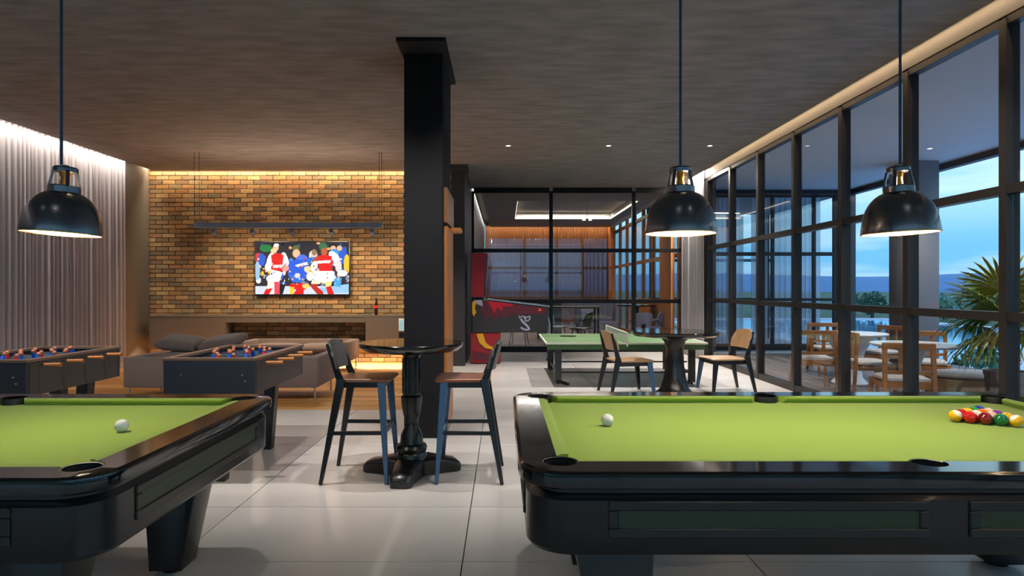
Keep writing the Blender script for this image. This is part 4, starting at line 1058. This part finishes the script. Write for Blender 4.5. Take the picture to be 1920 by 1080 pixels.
# palm in a pot
t = thing('potted_palm', 'tall fan palm in a grey pot outside the window wall', 'plant', (5.52, 6.98, 0))
G().lathe([(.15, 0), (.165, .02), (.19, .44), (.20, .46), (.20, .50), (.175, .50), (.17, .45)], 32, cap1=False).build('pot', M('pot_grey', S(112, 104, 104), .7), t, 40)
G().lathe([(.17, .44), (.09, .465), (.01, .47)], 24, cap0=False).build('soil', M('soil', S(40, 32, 26), .95), t)
G().tube([(0, 0, .42), (.01, .0, .75), (.0, .01, 1.08)], [.055, .045, .035], 10).build('trunk', M('palm_trunk', S(84, 66, 44), .9, bump=(30, .5)), t)
m_frond = M('palm_green', S(74, 100, 30), .45, rand=[S(92, 124, 40), S(118, 138, 42), S(76, 108, 44), S(134, 132, 46), S(84, 118, 58)])
rn = random.Random(4)
def frond(az, el, L, rad, droop):
    g = G(); d = Vector((math.cos(az)*math.cos(el), math.sin(az)*math.cos(el), math.sin(el)))
    sd = Vector((-math.sin(az), math.cos(az), 0)); up = sd.cross(d)*-1
    if up.z < 0: up = -up
    o = Vector((0, 0, 1.0+.08*rn.random())); c = o+d*L-Vector((0, 0, droop*.3))
    g.tube([o, o+d*L*.5+Vector((0, 0, .02)), c], [.009, .007, .006], 6)
    n = 21
    for k in range(n):
        a = R(-125+250*k/(n-1)); l = rad*(.72+.28*math.cos(a*.8))*rn.uniform(.9, 1.08)
        dr = (d*math.cos(a)+sd*math.sin(a)).normalized(); wv = (sd*math.cos(a)-d*math.sin(a))*.019
        p1 = c+dr*l*.45+up*.02; p2 = c+dr*l*.78-Vector((0, 0, droop*.22)); p3 = c+dr*l-Vector((0, 0, droop*.65))
        b = len(g.v); ridge = up*.006
        g.v += [tuple(c), tuple(p1+wv), tuple(p1+ridge), tuple(p1-wv), tuple(p2+wv*.75), tuple(p2+ridge), tuple(p2-wv*.75), tuple(p3)]
        g.f += [(b, b+1, b+2), (b, b+2, b+3), (b+1, b+4, b+5, b+2), (b+2, b+5, b+6, b+3), (b+4, b+7, b+5), (b+5, b+7, b+6)]
    return g.build('frond', m_frond, t, 0)
for az, el, L, rad, dp in ((200, 22, .26, .52, .22), (170, 42, .30, .50, .14), (150, 8, .24, .50, .30), (235, 40, .28, .48, .16), (255, 12, .26, .48, .28), (180, -18, .22, .46, .34),
                           (290, 30, .26, .50, .2), (330, 40, .30, .52, .16), (10, 24, .28, .52, .22), (50, 38, .28, .50, .18), (90, 22, .26, .50, .24), (120, 55, .30, .48, .10),
                           (310, 70, .34, .46, .08), (60, 76, .36, .46, .06), (215, 66, .36, .46, .08), (340, 2, .24, .48, .32), (220, -12, .22, .46, .32)):
    frond(R(az), R(el), L, rad, dp)

# ------------------------------------------------------------------ garden, pool, hills
gr = G().box(-700, 900, -500, 900, -1.6, -1.2)
gr = G().add([(-800, -700, -.55), (1200, -700, -.55), (1200, 1200, -.55), (-800, 1200, -.55)], [(0, 1, 2, 3)]).build('lawn', M('lawn_green', S(66, 96, 70), .9, var=(.25, .3)), smooth=0)
tag(gr, 'green lawn and open ground beyond the terrace', 'lawn', kind='structure')
pool = thing('swimming_pool', 'pale blue swimming pool beyond the terrace', 'pool', (16, 18, -.53), kind='structure')
q = G()
for bx in ((-7.0, -6.6, -20.4, 20.4), (6.6, 7.0, -20.4, 20.4), (-6.6, 6.6, -20.4, -20.0), (-6.6, 6.6, 20.0, 20.4)): q.box(*bx, -.05, .14)
q.build('coping', m_white, pool, 0)
G().box(-6.59, 6.59, -19.99, 19.99, -.05, .08).build('water', M('pool_water', S(70, 150, 200), .04, bump=(3, .15)), pool, 0)
hl = G(); hn = 90
def ridge(u, v):
    a = R(-70+200*u); d = 420
    h = 11.5+4.5*mnoise.noise(Vector((u*11, 1.3, 0)))+1.2*mnoise.noise(Vector((u*30, 4, 0)))
    return (d*math.cos(a)+v*60*math.cos(a), d*math.sin(a)+v*60*math.sin(a), -1+h*math.sin(PI*min(v*1.0, 1)))
hl.grid(lambda u, v: ridge(u, v), 120, 6).build('hill', M('hill_haze', S(104, 140, 176), .9), None, 60)  # distance haze put into the hill colour
hl_o = bpy.data.objects['hill']; tag(hl_o, 'low haze-blue hill ridge on the horizon', 'hill', kind='structure')
m_leafs = [M('leaf_teal', S(80, 134, 104), .7), M('leaf_dark', S(54, 96, 76), .7), M('leaf_haze_blue', S(96, 150, 150), .7)]  # foliage colours lightened with painted blue haze
m_trunk = M('bark', S(70, 58, 48), .9)
def tree(name, loc, r, h, mat, label, seed, cat='tree', n=420):
    rn = random.Random(seed); t = thing(name, label, cat, loc, group='garden greenery')
    if h > .2: G().tube([(0, 0, 0), (.05, 0, h*.6), (0, 0, h)], [.12, .09, .06], 8).build('trunk', m_trunk, t)
    g = G()
    for k in range(n):
        while True:
            p = Vector((rn.uniform(-1, 1), rn.uniform(-1, 1), rn.uniform(-1, 1)))
            if .35 < p.length < 1: break
        lump = .8+.35*mnoise.noise(p*1.8+Vector((seed, 0, 0)))
        c = Vector((p.x*r*lump, p.y*r*lump, h+p.z*r*.75*lump+r*.55)); s_ = r*rn.uniform(.09, .17)
        a = Vector((rn.uniform(-1, 1), rn.uniform(-1, 1), rn.uniform(-.6, 1))).normalized(); b = a.orthogonal().normalized(); q = a.cross(b)
        g.add([c+b*s_, c+q*s_*.5+a*s_*.2, c-b*s_, c-q*s_*.5+a*s_*.2], [(0, 1, 2, 3)])
    g.build('foliage', mat, t, 0, kind='stuff'); return t
tree('garden_tree', (23.5, 40.5, -.55), 1.15, .4, m_leafs[1], 'dark green tree between wing and terrace column', 3)
tree('garden_tree', (20.0, 48.5, -.55), 1.2, .3, m_leafs[0], 'pale green tree beyond the pool, left of the dark one', 5)
tree('garden_tree', (26.0, 48.0, -.55), 1.2, .3, m_leafs[0], 'bushy tree half hidden by the terrace column', 6)
tree('garden_tree', (33.0, 40.0, -.55), 1.0, .1, m_leafs[2], 'haze-blue tree to the right of the terrace column', 8)
tree('garden_tree', (38.0, 44.0, -.55), 1.1, .1, m_leafs[2], 'haze-blue tree behind the palm fronds', 9)
tree('garden_tree', (40.0, 42.0, -.55), 1.0, .1, m_leafs[0], 'green tree behind the thick window post', 12)
hx = [(14.0, 41.0), (17.5, 42.0), (20.5, 43.5), (26.8, 38.6), (29.0, 42.5), (31.5, 42.5), (35.5, 41.0), (27.0, 36.0), (29.5, 33.0), (32.0, 30.0)]
hw = ['seen through the far end of the glass wing', 'behind the farther glass wing panes', 'just left of the wing pier', 'beyond the pool between wing pier and column', 'hidden mostly by the terrace column', 'at the right edge of the terrace column', 'farther right of the terrace column', 'left of the palm crown', 'behind the palm crown', 'behind the thick window post, low']
for i, (x, y) in enumerate(hx):
    tree('hedge_bush', (x, y, -.55), 1.0+.25*(i % 3), .1, m_leafs[(i*2) % 3], ['teal', 'blue-green', 'dark green'][i % 3]+' rounded bush '+hw[i], 50+i, 'bush', 300)
for i, (x, y) in enumerate(((9.0, 12.0), (9.3, 10.2), (9.6, 8.6), (9.6, 7.0), (10.5, 13.6))):
    tree('shrub', (x, y, -.55), .62, .1, m_leafs[i % 3], ['teal shrub at the terrace edge right of the column', 'dark shrub at the terrace edge behind the bench', 'haze-blue shrub at the terrace edge behind the palm', 'teal shrub at the terrace edge by the thick window post', 'dark shrub at the terrace edge left of the column'][i], 30+i, 'shrub', 260)
